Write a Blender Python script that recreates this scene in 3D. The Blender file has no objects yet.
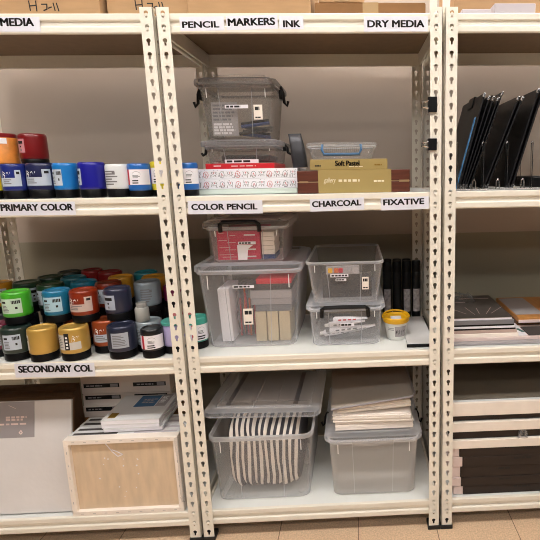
import bpy, bmesh, math, random
from math import sin, cos, pi, radians
from mathutils import Vector, Matrix
random.seed(7)
SC = bpy.context.scene
COL = SC.collection

# ------------------------------------------------------------------ materials
def lin(h):
    def f(c):
        c /= 255.0
        return c / 12.92 if c <= 0.04045 else ((c + 0.055) / 1.055) ** 2.4
    return (f(h >> 16 & 255), f(h >> 8 & 255), f(h & 255), 1.0)

def pmat(name, col, rough=0.5, metal=0.0, noise=0.0, nscale=20.0, bump=0.0, spec=0.5, stretch=None, bscale=None, coat=0.0):
    m = bpy.data.materials.new(name); m.use_nodes = True
    nt = m.node_tree; b = nt.nodes['Principled BSDF']
    b.inputs['Base Color'].default_value = lin(col)
    b.inputs['Roughness'].default_value = rough
    b.inputs['Metallic'].default_value = metal
    b.inputs['Specular IOR Level'].default_value = spec
    if coat:
        b.inputs['Coat Weight'].default_value = coat
        b.inputs['Coat Roughness'].default_value = 0.08
    if noise or bump:
        tc = nt.nodes.new('ShaderNodeTexCoord'); mp = nt.nodes.new('ShaderNodeMapping')
        nt.links.new(tc.outputs['Object'], mp.inputs['Vector'])
        if stretch: mp.inputs['Scale'].default_value = stretch
        n = nt.nodes.new('ShaderNodeTexNoise'); n.inputs['Scale'].default_value = nscale
        n.inputs['Detail'].default_value = 5
        nt.links.new(mp.outputs['Vector'], n.inputs['Vector'])
        if noise:
            r = nt.nodes.new('ShaderNodeMapRange')
            r.inputs['From Min'].default_value = 0.3; r.inputs['From Max'].default_value = 0.7
            r.inputs['To Min'].default_value = 1 - noise; r.inputs['To Max'].default_value = 1 + noise
            nt.links.new(n.outputs['Fac'], r.inputs['Value'])
            mx = nt.nodes.new('ShaderNodeVectorMath'); mx.operation = 'SCALE'
            mx.inputs[0].default_value = lin(col)[:3]
            nt.links.new(r.outputs['Result'], mx.inputs['Scale'])
            nt.links.new(mx.outputs['Vector'], b.inputs['Base Color'])
        if bump:
            n2 = n
            if bscale:
                n2 = nt.nodes.new('ShaderNodeTexNoise'); n2.inputs['Scale'].default_value = bscale
                nt.links.new(mp.outputs['Vector'], n2.inputs['Vector'])
            bp = nt.nodes.new('ShaderNodeBump'); bp.inputs['Strength'].default_value = bump
            bp.inputs['Distance'].default_value = 0.004
            nt.links.new(n2.outputs['Fac'], bp.inputs['Height'])
            nt.links.new(bp.outputs['Normal'], b.inputs['Normal'])
    return m

def clear(name, col, opac, rough=0.18):
    """thin see-through plastic: part transparent, part glossy/diffuse plastic"""
    m = bpy.data.materials.new(name); m.use_nodes = True
    nt = m.node_tree; b = nt.nodes['Principled BSDF']
    b.inputs['Base Color'].default_value = lin(col); b.inputs['Roughness'].default_value = rough
    t = nt.nodes.new('ShaderNodeBsdfTransparent')
    mx = nt.nodes.new('ShaderNodeMixShader')
    fr = nt.nodes.new('ShaderNodeLayerWeight'); fr.inputs['Blend'].default_value = 0.35
    ma = nt.nodes.new('ShaderNodeMath'); ma.operation = 'MULTIPLY_ADD'
    ma.inputs[1].default_value = 0.45; ma.inputs[2].default_value = opac
    ma.use_clamp = True
    nt.links.new(fr.outputs['Facing'], ma.inputs[0])
    nt.links.new(ma.outputs[0], mx.inputs[0])
    tr = nt.nodes.new('ShaderNodeBsdfTranslucent'); tr.inputs['Color'].default_value = lin(col)
    m2 = nt.nodes.new('ShaderNodeMixShader'); m2.inputs[0].default_value = 0.5
    nt.links.new(b.outputs[0], m2.inputs[1]); nt.links.new(tr.outputs[0], m2.inputs[2])
    nt.links.new(t.outputs[0], mx.inputs[1]); nt.links.new(m2.outputs[0], mx.inputs[2])
    nt.links.new(mx.outputs[0], nt.nodes['Material Output'].inputs['Surface'])
    return m

def emis(name, col, s):
    m = bpy.data.materials.new(name); m.use_nodes = True
    nt = m.node_tree; nt.nodes.remove(nt.nodes['Principled BSDF'])
    e = nt.nodes.new('ShaderNodeEmission'); e.inputs['Color'].default_value = lin(col); e.inputs['Strength'].default_value = s
    nt.links.new(e.outputs[0], nt.nodes['Material Output'].inputs['Surface'])
    return m

M = {}
M['steel'] = pmat('cream_powder_coat', 0xE9E4D8, 0.38, noise=0.015, nscale=60)
M['deck'] = pmat('pale_shelf_coat', 0xE3E5E2, 0.4, noise=0.02, nscale=9)
M['underside'] = pmat('brown_underside', 0x7C6650, 0.8, noise=0.06, nscale=30)  # darker brown on the bottom face of each shelf deck
M['rubber'] = pmat('black_rubber', 0x141414, 0.6)
M['black'] = pmat('black_plastic', 0x0C0C0E, 0.4, spec=.25)
M['cap'] = pmat('black_cap_plastic', 0x09090B, 0.4, spec=.25)
M['paper'] = pmat('white_paper', 0xECEAF0, 0.7)
M['labelpaper'] = pmat('label_tape', 0xDFE1EC, 0.45)
M['ink'] = pmat('black_ink', 0x0B0B0C, 0.6)
M['white'] = pmat('white_print', 0xF0F0F0, 0.5)
M['card'] = pmat('cardboard', 0xB4916A, 0.85, noise=0.06, nscale=14, stretch=(1, 1, 6))
M['carddark'] = pmat('brown_cardboard', 0x86603A, 0.85, noise=0.08, nscale=14)
M['tape'] = pmat('parcel_tape', 0xA98A5E, 0.25)
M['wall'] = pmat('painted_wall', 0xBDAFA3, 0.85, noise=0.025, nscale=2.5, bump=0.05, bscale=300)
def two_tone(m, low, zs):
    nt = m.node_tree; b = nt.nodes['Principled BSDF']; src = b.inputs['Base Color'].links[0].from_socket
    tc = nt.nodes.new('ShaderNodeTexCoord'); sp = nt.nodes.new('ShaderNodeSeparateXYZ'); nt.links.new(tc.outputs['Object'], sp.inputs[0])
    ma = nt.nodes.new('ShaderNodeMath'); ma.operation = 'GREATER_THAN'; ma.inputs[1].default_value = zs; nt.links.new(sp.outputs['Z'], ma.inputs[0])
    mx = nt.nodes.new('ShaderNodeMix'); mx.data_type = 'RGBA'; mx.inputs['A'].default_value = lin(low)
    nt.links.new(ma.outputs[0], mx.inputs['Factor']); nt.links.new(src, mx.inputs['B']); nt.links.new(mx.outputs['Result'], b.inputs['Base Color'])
two_tone(M['wall'], 0x9C9684, 1.06)          # upper wall colour and a duller one below that height
M['ceil'] = pmat('ceiling_paint', 0xE6E2DA, 0.9, noise=0.02, nscale=4)
M['canvas'] = pmat('white_canvas', 0xDADADA, 0.7, noise=0.02, nscale=8, bump=0.15, bscale=700)
M['canvasedge'] = pmat('canvas_edge', 0xEEE4DA, 0.75, noise=0.03, nscale=30, bump=0.1)
M['wrap'] = pmat('shrink_wrapped_canvas', 0xD9D6D6, 0.18, noise=0.03, nscale=8, bump=0.15, bscale=40)
M['pine'] = pmat('pine_panel', 0xD6C0A4, 0.5, noise=0.09, nscale=9, stretch=(5, 1, 1))
M['wood'] = pmat('stretcher_wood', 0x5E4228, 0.7, noise=0.12, nscale=20, stretch=(6, 1, 1))
M['wooddark'] = pmat('dark_box_wood', 0x5B2E20, 0.4, noise=0.2, nscale=12, stretch=(1, 4, 10))
M['goldcard'] = pmat('gold_card', 0xA8935C, 0.45, metal=0.1, noise=0.05, nscale=5)
M['goldprint'] = pmat('gold_print', 0x8F6F22, 0.4, metal=0.3)
M['cleatprint'] = pmat('pale_gold_print', 0xE8DDC0, 0.5)
M['red'] = pmat('red_card', 0xC5202C, 0.35)
M['redprint'] = pmat('red_print', 0xC0283A, 0.5)
M['crimson'] = pmat('crimson_box', 0xCE2450, 0.4, noise=0.03)
M['blueprint'] = pmat('blue_print', 0x2F6590, 0.45)
M['navyprint'] = pmat('navy_print', 0x1E3C78, 0.45)
M['bluecap'] = pmat('blue_clip_plastic', 0x386690, 0.3)
M['greyprint'] = pmat('grey_print', 0x77777C, 0.5)
M['palegrey'] = pmat('pale_grey_print', 0xA5A0A2, 0.5)
M['traygrey'] = pmat('lavender_grey_card', 0xBDB6BC, 0.6)
M['midgrey'] = pmat('grey_label', 0x9A9598, 0.45, noise=0.02)
M['darkgrey'] = pmat('dark_grey_cover', 0x3E3B3A, 0.45, noise=0.08, nscale=30)
M['foil'] = pmat('grey_foil', 0x3C3C40, 0.35, metal=0.5, noise=0.1, nscale=30, bump=0.4, bscale=60)
M['chrome'] = pmat('bright_wire', 0xBEBEC0, 0.22, metal=1.0)
M['brass'] = pmat('pale_metal_strip', 0xC9B48A, 0.35, metal=0.8)
M['boardblack'] = pmat('black_board', 0x101013, 0.4, noise=0.1, nscale=40, spec=.3)
M['boardblue'] = pmat('blue_sheet', 0x3E7FB8, 0.4)
M['darkwrap'] = pmat('dark_brown_canvas', 0x2E2521, 0.5, spec=.3, noise=0.12, nscale=6, stretch=(1, 1, 5))
M['glossgrey'] = pmat('wrapped_grey_board', 0x6F675C, 0.22, noise=0.1, nscale=4)
M['palebox'] = pmat('pale_box_side', 0xE8DCD4, 0.6)
M['pinkpaper'] = pmat('pale_pink_edge', 0xE2CFCB, 0.7)
M['orangewood'] = pmat('orange_wood', 0xBE8446, 0.45, noise=0.08, nscale=10, stretch=(8, 1, 1))
M['cream'] = pmat('beige_block', 0xC8B79A, 0.6, noise=0.03)
M['magcover'] = pmat('photo_cover', 0x4A4542, 0.3, noise=0.35, nscale=26)
M['sheets'] = pmat('paper_edges', 0xF3EAE2, 0.8, noise=0.05, nscale=5, stretch=(0.3, 0.3, 220))
M['sheettop'] = pmat('paper_top', 0xE7E0D6, 0.8)
M['yellow'] = pmat('yellow_lid', 0xE2AC12, 0.35)
M['tub'] = pmat('white_tub', 0xE4E4E0, 0.35)
M['canblack'] = pmat('black_can', 0x0E1011, 0.3, spec=.3, noise=0.1)
M['canprint'] = pmat('can_print', 0xA8A2A4, 0.5, noise=0.5, nscale=60)
M['orange'] = pmat('orange_print', 0xD0632C, 0.4)
M['clear'] = clear('clear_plastic', 0xF2F2F6, 0.08)
M['clearlid'] = clear('clear_lid', 0xEEF2FA, 0.22, 0.22)
M['rim'] = clear('clear_rim', 0xF2F4F8, 0.36, 0.22)
M['milky'] = clear('frosted_plastic', 0xF2F0EE, 0.26, 0.35)
M['frost'] = clear('light_frosted_plastic', 0xF2F2F4, 0.07, 0.3)
M['smoke'] = clear('grey_plastic', 0xC4C0BC, 0.11, 0.2)
M['smokelid'] = clear('grey_lid', 0xB4B4B8, 0.36, 0.2)
M['film'] = clear('clear_film', 0xD8D8DA, 0.06, 0.1)
M['stripe_d'] = pmat('charcoal_cloth', 0x45434A, 0.9, noise=0.06, bump=0.2, bscale=500)
M['stripe_w'] = pmat('offwhite_cloth', 0xEDE5DC, 0.9, noise=0.03, bump=0.2, bscale=500)
M['acrylic'] = clear('acrylic_sheet', 0xD8D0C8, 0.22, 0.2)
M['lamp'] = emis('lamp_diffuser', 0xFFFAF4, 23.0)
M['lampdim'] = emis('dim_lamp_diffuser', 0xFFFAF4, 14.0)
M['lampmid'] = emis('mid_lamp_diffuser', 0xFFFAF4, 15.0)
M['slats'] = pmat('white_metal', 0xE8E8E8, 0.4)
M['purple'] = pmat('magenta_paint', 0x8A2658, 0.35)

def floor_mat():
    m = bpy.data.materials.new('speckled_tile'); m.use_nodes = True
    nt = m.node_tree; b = nt.nodes['Principled BSDF']; b.inputs['Roughness'].default_value = 0.35
    tc = nt.nodes.new('ShaderNodeTexCoord'); mp = nt.nodes.new('ShaderNodeMapping')
    mp.inputs['Location'].default_value = (-0.256, 0.16, 0)
    nt.links.new(tc.outputs['Object'], mp.inputs['Vector'])
    br = nt.nodes.new('ShaderNodeTexBrick')
    br.offset = 0.0; br.inputs['Scale'].default_value = 1.0
    br.inputs['Brick Width'].default_value = 0.30; br.inputs['Row Height'].default_value = 0.30
    br.inputs['Mortar Size'].default_value = 0.0016; br.inputs['Mortar Smooth'].default_value = 0.1
    br.inputs['Color1'].default_value = lin(0xDDBE9E); br.inputs['Color2'].default_value = lin(0xD9BA9A)
    br.inputs['Mortar'].default_value = lin(0x7A6350)
    nt.links.new(mp.outputs['Vector'], br.inputs['Vector'])
    n = nt.nodes.new('ShaderNodeTexNoise'); n.inputs['Scale'].default_value = 160
    nt.links.new(tc.outputs['Object'], n.inputs['Vector'])
    r = nt.nodes.new('ShaderNodeMapRange'); r.inputs['From Min'].default_value = 0.3; r.inputs['From Max'].default_value = 0.7
    r.inputs['To Min'].default_value = 0.8; r.inputs['To Max'].default_value = 1.12
    nt.links.new(n.outputs['Fac'], r.inputs['Value'])
    s = nt.nodes.new('ShaderNodeVectorMath'); s.operation = 'SCALE'
    nt.links.new(br.outputs['Color'], s.inputs[0]); nt.links.new(r.outputs['Result'], s.inputs['Scale'])
    nt.links.new(s.outputs['Vector'], b.inputs['Base Color'])
    return m
M['floor'] = floor_mat()

# ------------------------------------------------------------------ mesh helpers
def NB(): return bmesh.new()

def build(name, bm, mats, parent=None, smooth=False, loc=None, rot=None, fix=True):
    if fix: bmesh.ops.recalc_face_normals(bm, faces=bm.faces[:])
    me = bpy.data.meshes.new(name); bm.to_mesh(me); bm.free()
    if not isinstance(mats, (list, tuple)): mats = [mats]
    for m in mats: me.materials.append(M[m] if isinstance(m, str) else m)
    if smooth:
        for p in me.polygons: p.use_smooth = True
        try: me.set_sharp_from_angle(angle=radians(38))
        except Exception: pass
    o = bpy.data.objects.new(name, me); COL.objects.link(o)
    if parent is not None: o.parent = parent
    if loc: o.location = loc
    if rot: o.rotation_euler = rot
    return o

def tag(o, label, cat, group=None):
    o['label'] = label; o['category'] = cat
    if group: o['group'] = group
    return o

def thing(name, label, cat, loc=(0, 0, 0), rz=0.0, group=None, rot=None):
    o = bpy.data.objects.new(name, None); COL.objects.link(o)
    o.empty_display_size = 0.03
    o.location = loc; o.rotation_euler = rot or (0, 0, rz)
    return tag(o, label, cat, group)

def box(bm, x0, x1, y0, y1, z0, z1, mi=0, bev=0.0, seg=2, mtx=None):
    vs = [bm.verts.new((x, y, z)) for z in (z0, z1) for y in (y0, y1) for x in (x0, x1)]
    F = [(0, 2, 3, 1), (4, 5, 7, 6), (0, 1, 5, 4), (1, 3, 7, 5), (3, 2, 6, 7), (2, 0, 4, 6)]
    fs = [bm.faces.new([vs[i] for i in f]) for f in F]
    for f in fs: f.material_index = mi
    if mtx is not None: bmesh.ops.transform(bm, matrix=mtx, verts=vs)
    if bev > 0:
        es = list({e for f in fs for e in f.edges})
        r = bmesh.ops.bevel(bm, geom=es, offset=bev, segments=seg, profile=0.5, affect='EDGES', clamp_overlap=True)
        for f in r['faces']: f.material_index = mi
    return fs

def quad(bm, pts, mi=0):
    f = bm.faces.new([bm.verts.new(p) for p in pts]); f.material_index = mi; return f

def plate(bm, x0, x1, z0, z1, y, mi=0, t=0.0004):
    """thin print or sticker on a face that looks towards -Y"""
    box(bm, x0, x1, y - t, y, z0, z1, mi)

def lathe(bm, prof, n=40, c=(0, 0, 0), mi=0, cap0=True, cap1=True):
    rings = []
    for r, z in prof:
        rings.append([bm.verts.new((c[0] + r * cos(2 * pi * k / n), c[1] + r * sin(2 * pi * k / n), c[2] + z)) for k in range(n)])
    for a, b in zip(rings, rings[1:]):
        for k in range(n):
            f = bm.faces.new((a[k], a[(k + 1) % n], b[(k + 1) % n], b[k])); f.material_index = mi
    if cap0: bm.faces.new(rings[0][::-1]).material_index = mi
    if cap1: bm.faces.new(rings[-1]).material_index = mi

def rrect(w, d, r, n=5):
    pts = []
    for cx, cy, a0 in ((w / 2 - r, d / 2 - r, 0), (-w / 2 + r, d / 2 - r, 90), (-w / 2 + r, -d / 2 + r, 180), (w / 2 - r, -d / 2 + r, 270)):
        for k in range(n + 1):
            a = radians(a0 + 90 * k / n); pts.append((cx + r * cos(a), cy + r * sin(a)))
    return pts

def loft(bm, rings, mi=0, cap0=False, cap1=False, closed=True):
    R = [[bm.verts.new(p) for p in ring] for ring in rings]
    n = len(R[0])
    for a, b in zip(R, R[1:]):
        for k in range(n if closed else n - 1):
            f = bm.faces.new((a[k], a[(k + 1) % n], b[(k + 1) % n], b[k])); f.material_index = mi
    if cap0: bm.faces.new(R[0][::-1]).material_index = mi
    if cap1: bm.faces.new(R[-1]).material_index = mi
    return R

def tube(bm, pts, r, n=8, mi=0, closed=False):
    P = [Vector(p) for p in pts]; rings = []
    for i, p in enumerate(P):
        a = P[i - 1] if (i > 0 or closed) else P[i]
        b = P[(i + 1) % len(P)] if (i < len(P) - 1 or closed) else P[i]
        d = (b - a).normalized()
        u = d.cross(Vector((0, 0, 1)))
        if u.length < 1e-3: u = d.cross(Vector((1, 0, 0)))
        u.normalize(); v = d.cross(u).normalized()
        rings.append([p + u * (r * cos(2 * pi * k / n)) + v * (r * sin(2 * pi * k / n)) for k in range(n)])
    if closed: rings.append(rings[0])
    loft(bm, rings, mi, cap0=not closed, cap1=not closed)

def ribbon(bm, pts, w, f, mi=0):
    """a flat pen stroke: 2-D points mapped onto a surface by f(u, v)"""
    for (u0, v0), (u1, v1) in zip(pts, pts[1:]):
        L = math.hypot(u1 - u0, v1 - v0) or 1e-6
        nx, ny = -(v1 - v0) / L * w / 2, (u1 - u0) / L * w / 2
        ex, ey = (u1 - u0) / L * w * .35, (v1 - v0) / L * w * .35
        quad(bm, [f(u0 - ex + nx, v0 - ey + ny), f(u1 + ex + nx, v1 + ey + ny), f(u1 + ex - nx, v1 + ey - ny), f(u0 - ex - nx, v0 - ey - ny)], mi)

def text_mesh(body, bold=0.0, extrude=0.0, space=1.0):
    cu = bpy.data.curves.new('lettering', 'FONT'); cu.body = body; cu.size = 1.0
    cu.offset = 0.0; cu.extrude = extrude; cu.resolution_u = 4; cu.space_character = space
    o = bpy.data.objects.new('lettering', cu); COL.objects.link(o)
    dg = bpy.context.evaluated_depsgraph_get(); dg.update()
    me = bpy.data.meshes.new_from_object(o.evaluated_get(dg))
    bpy.data.objects.remove(o); bpy.data.curves.remove(cu)
    return me

def lettering(body, x0, x1, z0, z1, y, mat, parent, bold=0.02, name='lettering', shear=0.0, top=False, space=1.0, tilt=0.0):
    """text fitted to the rectangle on a face that looks to -Y (or up, when top)"""
    me = text_mesh(body, bold, 0.0, space)
    xs = [v.co.x for v in me.vertices]; ys = [v.co.y for v in me.vertices]
    a, b, c, d = min(xs), max(xs), min(ys), max(ys)
    for v in me.vertices:
        u = (v.co.x - a) / (b - a); w = (v.co.y - c) / (d - c)
        px = x0 + u * (x1 - x0) + shear * w * (z1 - z0); pz = z0 + w * (z1 - z0) + tilt * (u - .5) * (x1 - x0)
        v.co = (px, pz, y) if top else (px, y, pz)
    if bold:                                            # heavier strokes: the same outline laid down several times
        bt = NB(); h = (z1 - z0); d = bold * h
        for ox, oz in ((0, 0), (d, 0), (-d, 0), (0, d * .5), (0, -d * .5), (d * .7, d * .4), (-d * .7, -d * .4), (d * .7, -d * .4), (-d * .7, d * .4)):
            n0 = len(bt.verts); bt.from_mesh(me); bt.verts.ensure_lookup_table()
            for v in bt.verts[n0:]:
                v.co.x += ox
                if top: v.co.y += oz
                else: v.co.z += oz
        bt.to_mesh(me); bt.free()
    me.materials.clear(); me.materials.append(M[mat])
    o = bpy.data.objects.new(name, me); COL.objects.link(o)
    if parent is not None: o.parent = parent
    return o

def text_bars(bm, x0, x1, z0, z1, y, rows, mi, fill=0.55, rnd=None, top=False, words=3):
    """lines of print too small to read"""
    rnd = rnd or random
    h = (z1 - z0) / rows
    for k in range(rows):
        zb = z1 - (k + 1) * h; x = x0
        end = x0 + (x1 - x0) * rnd.uniform(.65, 1.0)
        while x < end:
            w = (x1 - x0) / words * rnd.uniform(.5, 1.1); xe = min(end, x + w)
            if top: box(bm, x, xe, zb + h * (1 - fill) / 2, zb + h * (1 + fill) / 2, y, y + .0003, mi)
            else: plate(bm, x, xe, zb + h * (1 - fill) / 2, zb + h * (1 + fill) / 2, y, mi, .0003)
            x = xe + (x1 - x0) * .05

# ------------------------------------------------------------------ setting
def struct(name, bm, mat):
    o = build(name, bm, mat); o['kind'] = 'structure'; return o
b = NB(); box(b, -3, 4, -4.5, 0.72, -0.1, 0.0); struct('floor', b, 'floor')
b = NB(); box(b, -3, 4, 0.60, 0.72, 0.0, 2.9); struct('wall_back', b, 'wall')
b = NB(); box(b, -3, 4, -4.5, 0.72, 2.9, 3.0); struct('ceiling', b, 'ceil')

def ceiling_light(x, y, where):
    t = thing('ceiling_light', 'long flat ceiling light panel ' + where, 'light', (x, y, 2.9), 0, 'ceiling light panels')
    f = NB(); box(f, -.62, .62, -.17, -.15, -.04, 0); box(f, -.62, .62, .15, .17, -.04, 0); box(f, -.62, -.6, -.15, .15, -.04, 0); box(f, .6, .62, -.15, .15, -.04, 0)
    build('frame', f, 'slats', t)
    d = NB(); box(d, -.6, .6, -.15, .15, -.03, -.02); build('diffuser', d, 'lampdim' if y < -2 else ('lampmid' if y > 0 else 'lamp'), t)
for x, y, w in ((-1.1, -.95, 'over the aisle, left one of the near row'), (.35, -.95, 'over the aisle, middle of the near row'), (1.8, -.95, 'over the aisle, right one of the near row'),
                (-1.1, -2.6, 'far from the shelves, left one'), (.35, -2.6, 'far from the shelves, middle one'), (1.8, -2.6, 'far from the shelves, right one'),
                (-1.1, -4.0, 'at the far end of the aisle, left one'), (.35, -4.0, 'at the far end of the aisle, middle one'), (1.8, -4.0, 'at the far end of the aisle, right one'),
                (-1.1, .22, 'above the shelving units, left one'), (.35, .22, 'above the shelving units, middle one'), (1.8, .22, 'above the shelving units, right one')):
    ceiling_light(x, y, w)

# ------------------------------------------------------------------ shelving
PITCH = .04; Z0 = .035
LEV = [1.839, 1.279, .719, .119]           # tops of the shelves
NLEV = [0, 14, 28, 43]                     # post holes (from the top) that carry each beam
DEPTH = .50; UW = .8859
def keyhole_ring(n=16):
    L, Rr, H = .021, .0185, .02
    angs = sorted([2 * pi * k / n + .05 for k in range(n)] + [math.atan2(sy * H, sx) % (2 * pi) for sx in (-L, Rr) for sy in (1, -1)] + [radians(270) - .25, radians(270) + .25])
    inner, outer = [], []
    for a in angs:
        dx, dz = cos(a), sin(a)
        r0, cz = .0068, .0038
        bq = -dz * cz; cq = cz * cz - r0 * r0
        rc = -bq + math.sqrt(max(0, bq * bq - cq))
        rs = 0
        if dz < 0:
            t1 = .0032 / abs(dx) if abs(dx) > 1e-6 else 9
            t2 = .0112 / -dz
            rs = min(t1, t2)
        r = max(rc, rs); inner.append((dx * r, dz * r))
        t = min((Rr if dx > 0 else L) / abs(dx) if abs(dx) > 1e-9 else 9, H / abs(dz) if abs(dz) > 1e-9 else 9)
        outer.append((dx * t, dz * t))
    return inner, outer
KI, KO = keyhole_ring()
def post_mesh():
    bm = NB(); T = .0018; n = len(KI)
    def flange(f, top, bot):
        for k in range(46):
            zc = Z0 + PITCH * k
            rings = []
            for ring, d in ((KO, 0), (KI, 0), (KI, T), (KO, T)):
                rings.append([bm.verts.new(f(.021 + u, d, zc + v)) for u, v in ring])
            for a, c in zip(rings, rings[1:]):
                for i in range(n): bm.faces.new((a[i], a[(i + 1) % n], c[(i + 1) % n], c[i]))
        for e in (0, .0395):
            quad(bm, [f(e, 0, bot), f(e, 0, top), f(e, T, top), f(e, T, bot)])
        quad(bm, [f(0, 0, top), f(.0395, 0, top), f(.0395, T, top), f(0, T, top)])
    top, bot = Z0 + 45.5 * PITCH, Z0 - .5 * PITCH
    flange(lambda u, d, z: (u, d, z), top, bot)
    flange(lambda u, d, z: (d, u, z), top, bot)
    me = bpy.data.meshes.new('post'); bmesh.ops.recalc_face_normals(bm, faces=bm.faces[:]); bm.to_mesh(me); bm.free()
    me.materials.append(M['steel']); return me
POST = post_mesh()

BEAM = [(.017, 0.0), (.0085, 0.0), (.0062, -.003), (.0062, -.018), (.0078, -.0205), (.0135, -.0225), (.0135, -.035), (.0068, -.0385), (.0062, -.041), (.0062, -.0545), (.0085, -.058), (.017, -.058)]
def shelving_unit(x0, label):
    u = thing('shelving_unit', label, 'shelves', (x0, 0, 0), 0, 'cream shelving units')
    for sx, sy, px, py in ((1, 1, 0, 0), (-1, 1, UW, 0), (1, -1, 0, DEPTH), (-1, -1, UW, DEPTH)):
        o = bpy.data.objects.new('post', POST); COL.objects.link(o); o.parent = u
        o.location = (px, py, 0); o.scale = (sx, sy, 1)
        f = NB(); 
        xa, xb = (-.0042, .043) if sx > 0 else (-.043, .0042)
        ya, yb = (-.004, .044) if sy > 0 else (-.044, .004)
        box(f, px + xa, px + xb, py + ya, py + yb, 0, .016, 0, .002)
        build('foot', f, 'rubber', u)
    for z, nl in zip(LEV, NLEV):
        d = NB(); box(d, .014, UW - .014, .018, DEPTH - .018, z - .010, z - .0015); d.faces.ensure_lookup_table(); d.faces[0].material_index = 1; build('shelf_deck', d, ['deck', 'underside'], u)
        fb = NB()
        loft(fb, [[(x, y, z + h) for y, h in BEAM] for x in (.0025, UW - .0025)], 0, True, True)
        for k in (nl, nl + 1):                                  # rivets that lock the beam into the keyholes
            zz = Z0 + (45 - k) * PITCH
            for xx in (.021, UW - .021):
                lathe(fb, [(.0052, 0), (.0052, .0075), (.0040, .0085)], 14, (0, 0, 0), 0)
                vs = fb.verts[-42:] if False else None
                fb.verts.ensure_lookup_table()
                vs = [fb.verts[i] for i in range(len(fb.verts) - 42, len(fb.verts))]
                bmesh.ops.transform(fb, matrix=Matrix.Translation((xx, .0075, zz - .0016)) @ Matrix.Rotation(pi / 2, 4, 'X'), verts=vs)
        build('front_beam', fb, 'steel', u)
        bb = NB(); loft(bb, [[(x, DEPTH - y, z + h) for y, h in BEAM] for x in (.0025, UW - .0025)], 0, True, True)
        for k in (nl, nl + 1):
            pass
        build('back_beam', bb, 'steel', u)
        for xs in (.0022, UW - .0022):
            s = NB(); s0 = 1 if xs < .4 else -1
            loft(s, [[(xs + s0 * (q - .0062), yy, z + h) for q, h in BEAM] for yy in (.018, DEPTH - .018)], 0, True, True)
            build('side_beam', s, 'steel', u)
    return u
XL, XM, XR = -.9155, -.021, .8734
shelving_unit(XL, 'cream metal shelving unit holding the paint jars, left of three')
shelving_unit(XM, 'cream metal shelving unit holding the plastic bins, middle of three')
shelving_unit(XR, 'cream metal shelving unit holding the black boards, right of three')

# paper labels on the beams
def shelf_label(words, x0, x1, z0, z1, tx0, tx1, tz0, tz1, tilt=0.0, bold=.075):
    t = thing('shelf_label', 'white paper label lettered ' + words + ' on the front edge of a shelf', 'label', ((x0 + x1) / 2, .0060, (z0 + z1) / 2), 0, 'shelf labels')
    t.rotation_euler = (0, -tilt, 0)
    w, h = (x1 - x0) / 2, (z1 - z0) / 2
    s = NB(); box(s, -w, w, -.0007, 0, -h, h); build('paper_strip', s, 'labelpaper', t)
    cx, cz = (x0 + x1) / 2, (z0 + z1) / 2
    lettering(words, tx0 - cx, tx1 - cx, tz0 - cz, tz1 - cz, -.0009, 'ink', t, bold)
shelf_label('PENCIL', .047, .182, 1.788, 1.829, .055, .166, 1.797, 1.815, .01)
shelf_label('MARKERS', .189, .347, 1.791, 1.832, .195, .338, 1.803, 1.824, .02)
shelf_label('INK', .352, .427, 1.792, 1.831, .365, .416, 1.798, 1.817)
shelf_label('DRY MEDIA', .616, .818, 1.784, 1.829, .628, .806, 1.797, 1.817)
shelf_label('MEDIA', -.62, -.372, 1.787, 1.829, -.487, -.391, 1.803, 1.825, .0)
shelf_label('PRIMARY COLOR', -.62, -.337, 1.227, 1.270, -.570, -.345, 1.242, 1.263, -.01)
shelf_label('COLOR PENCIL', .024, .267, 1.219, 1.263, .036, .249, 1.233, 1.252, -.01)
shelf_label('CHARCOAL', .424, .604, 1.222, 1.263, .432, .594, 1.237, 1.256, .02)
shelf_label('FIXATIVE', .661, .823, 1.221, 1.263, .670, .806, 1.238, 1.257, .015)
shelf_label('SECONDARY COL', -.608, -.341, .667, .717, -.595, -.350, .685, .709, -.02)

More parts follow.
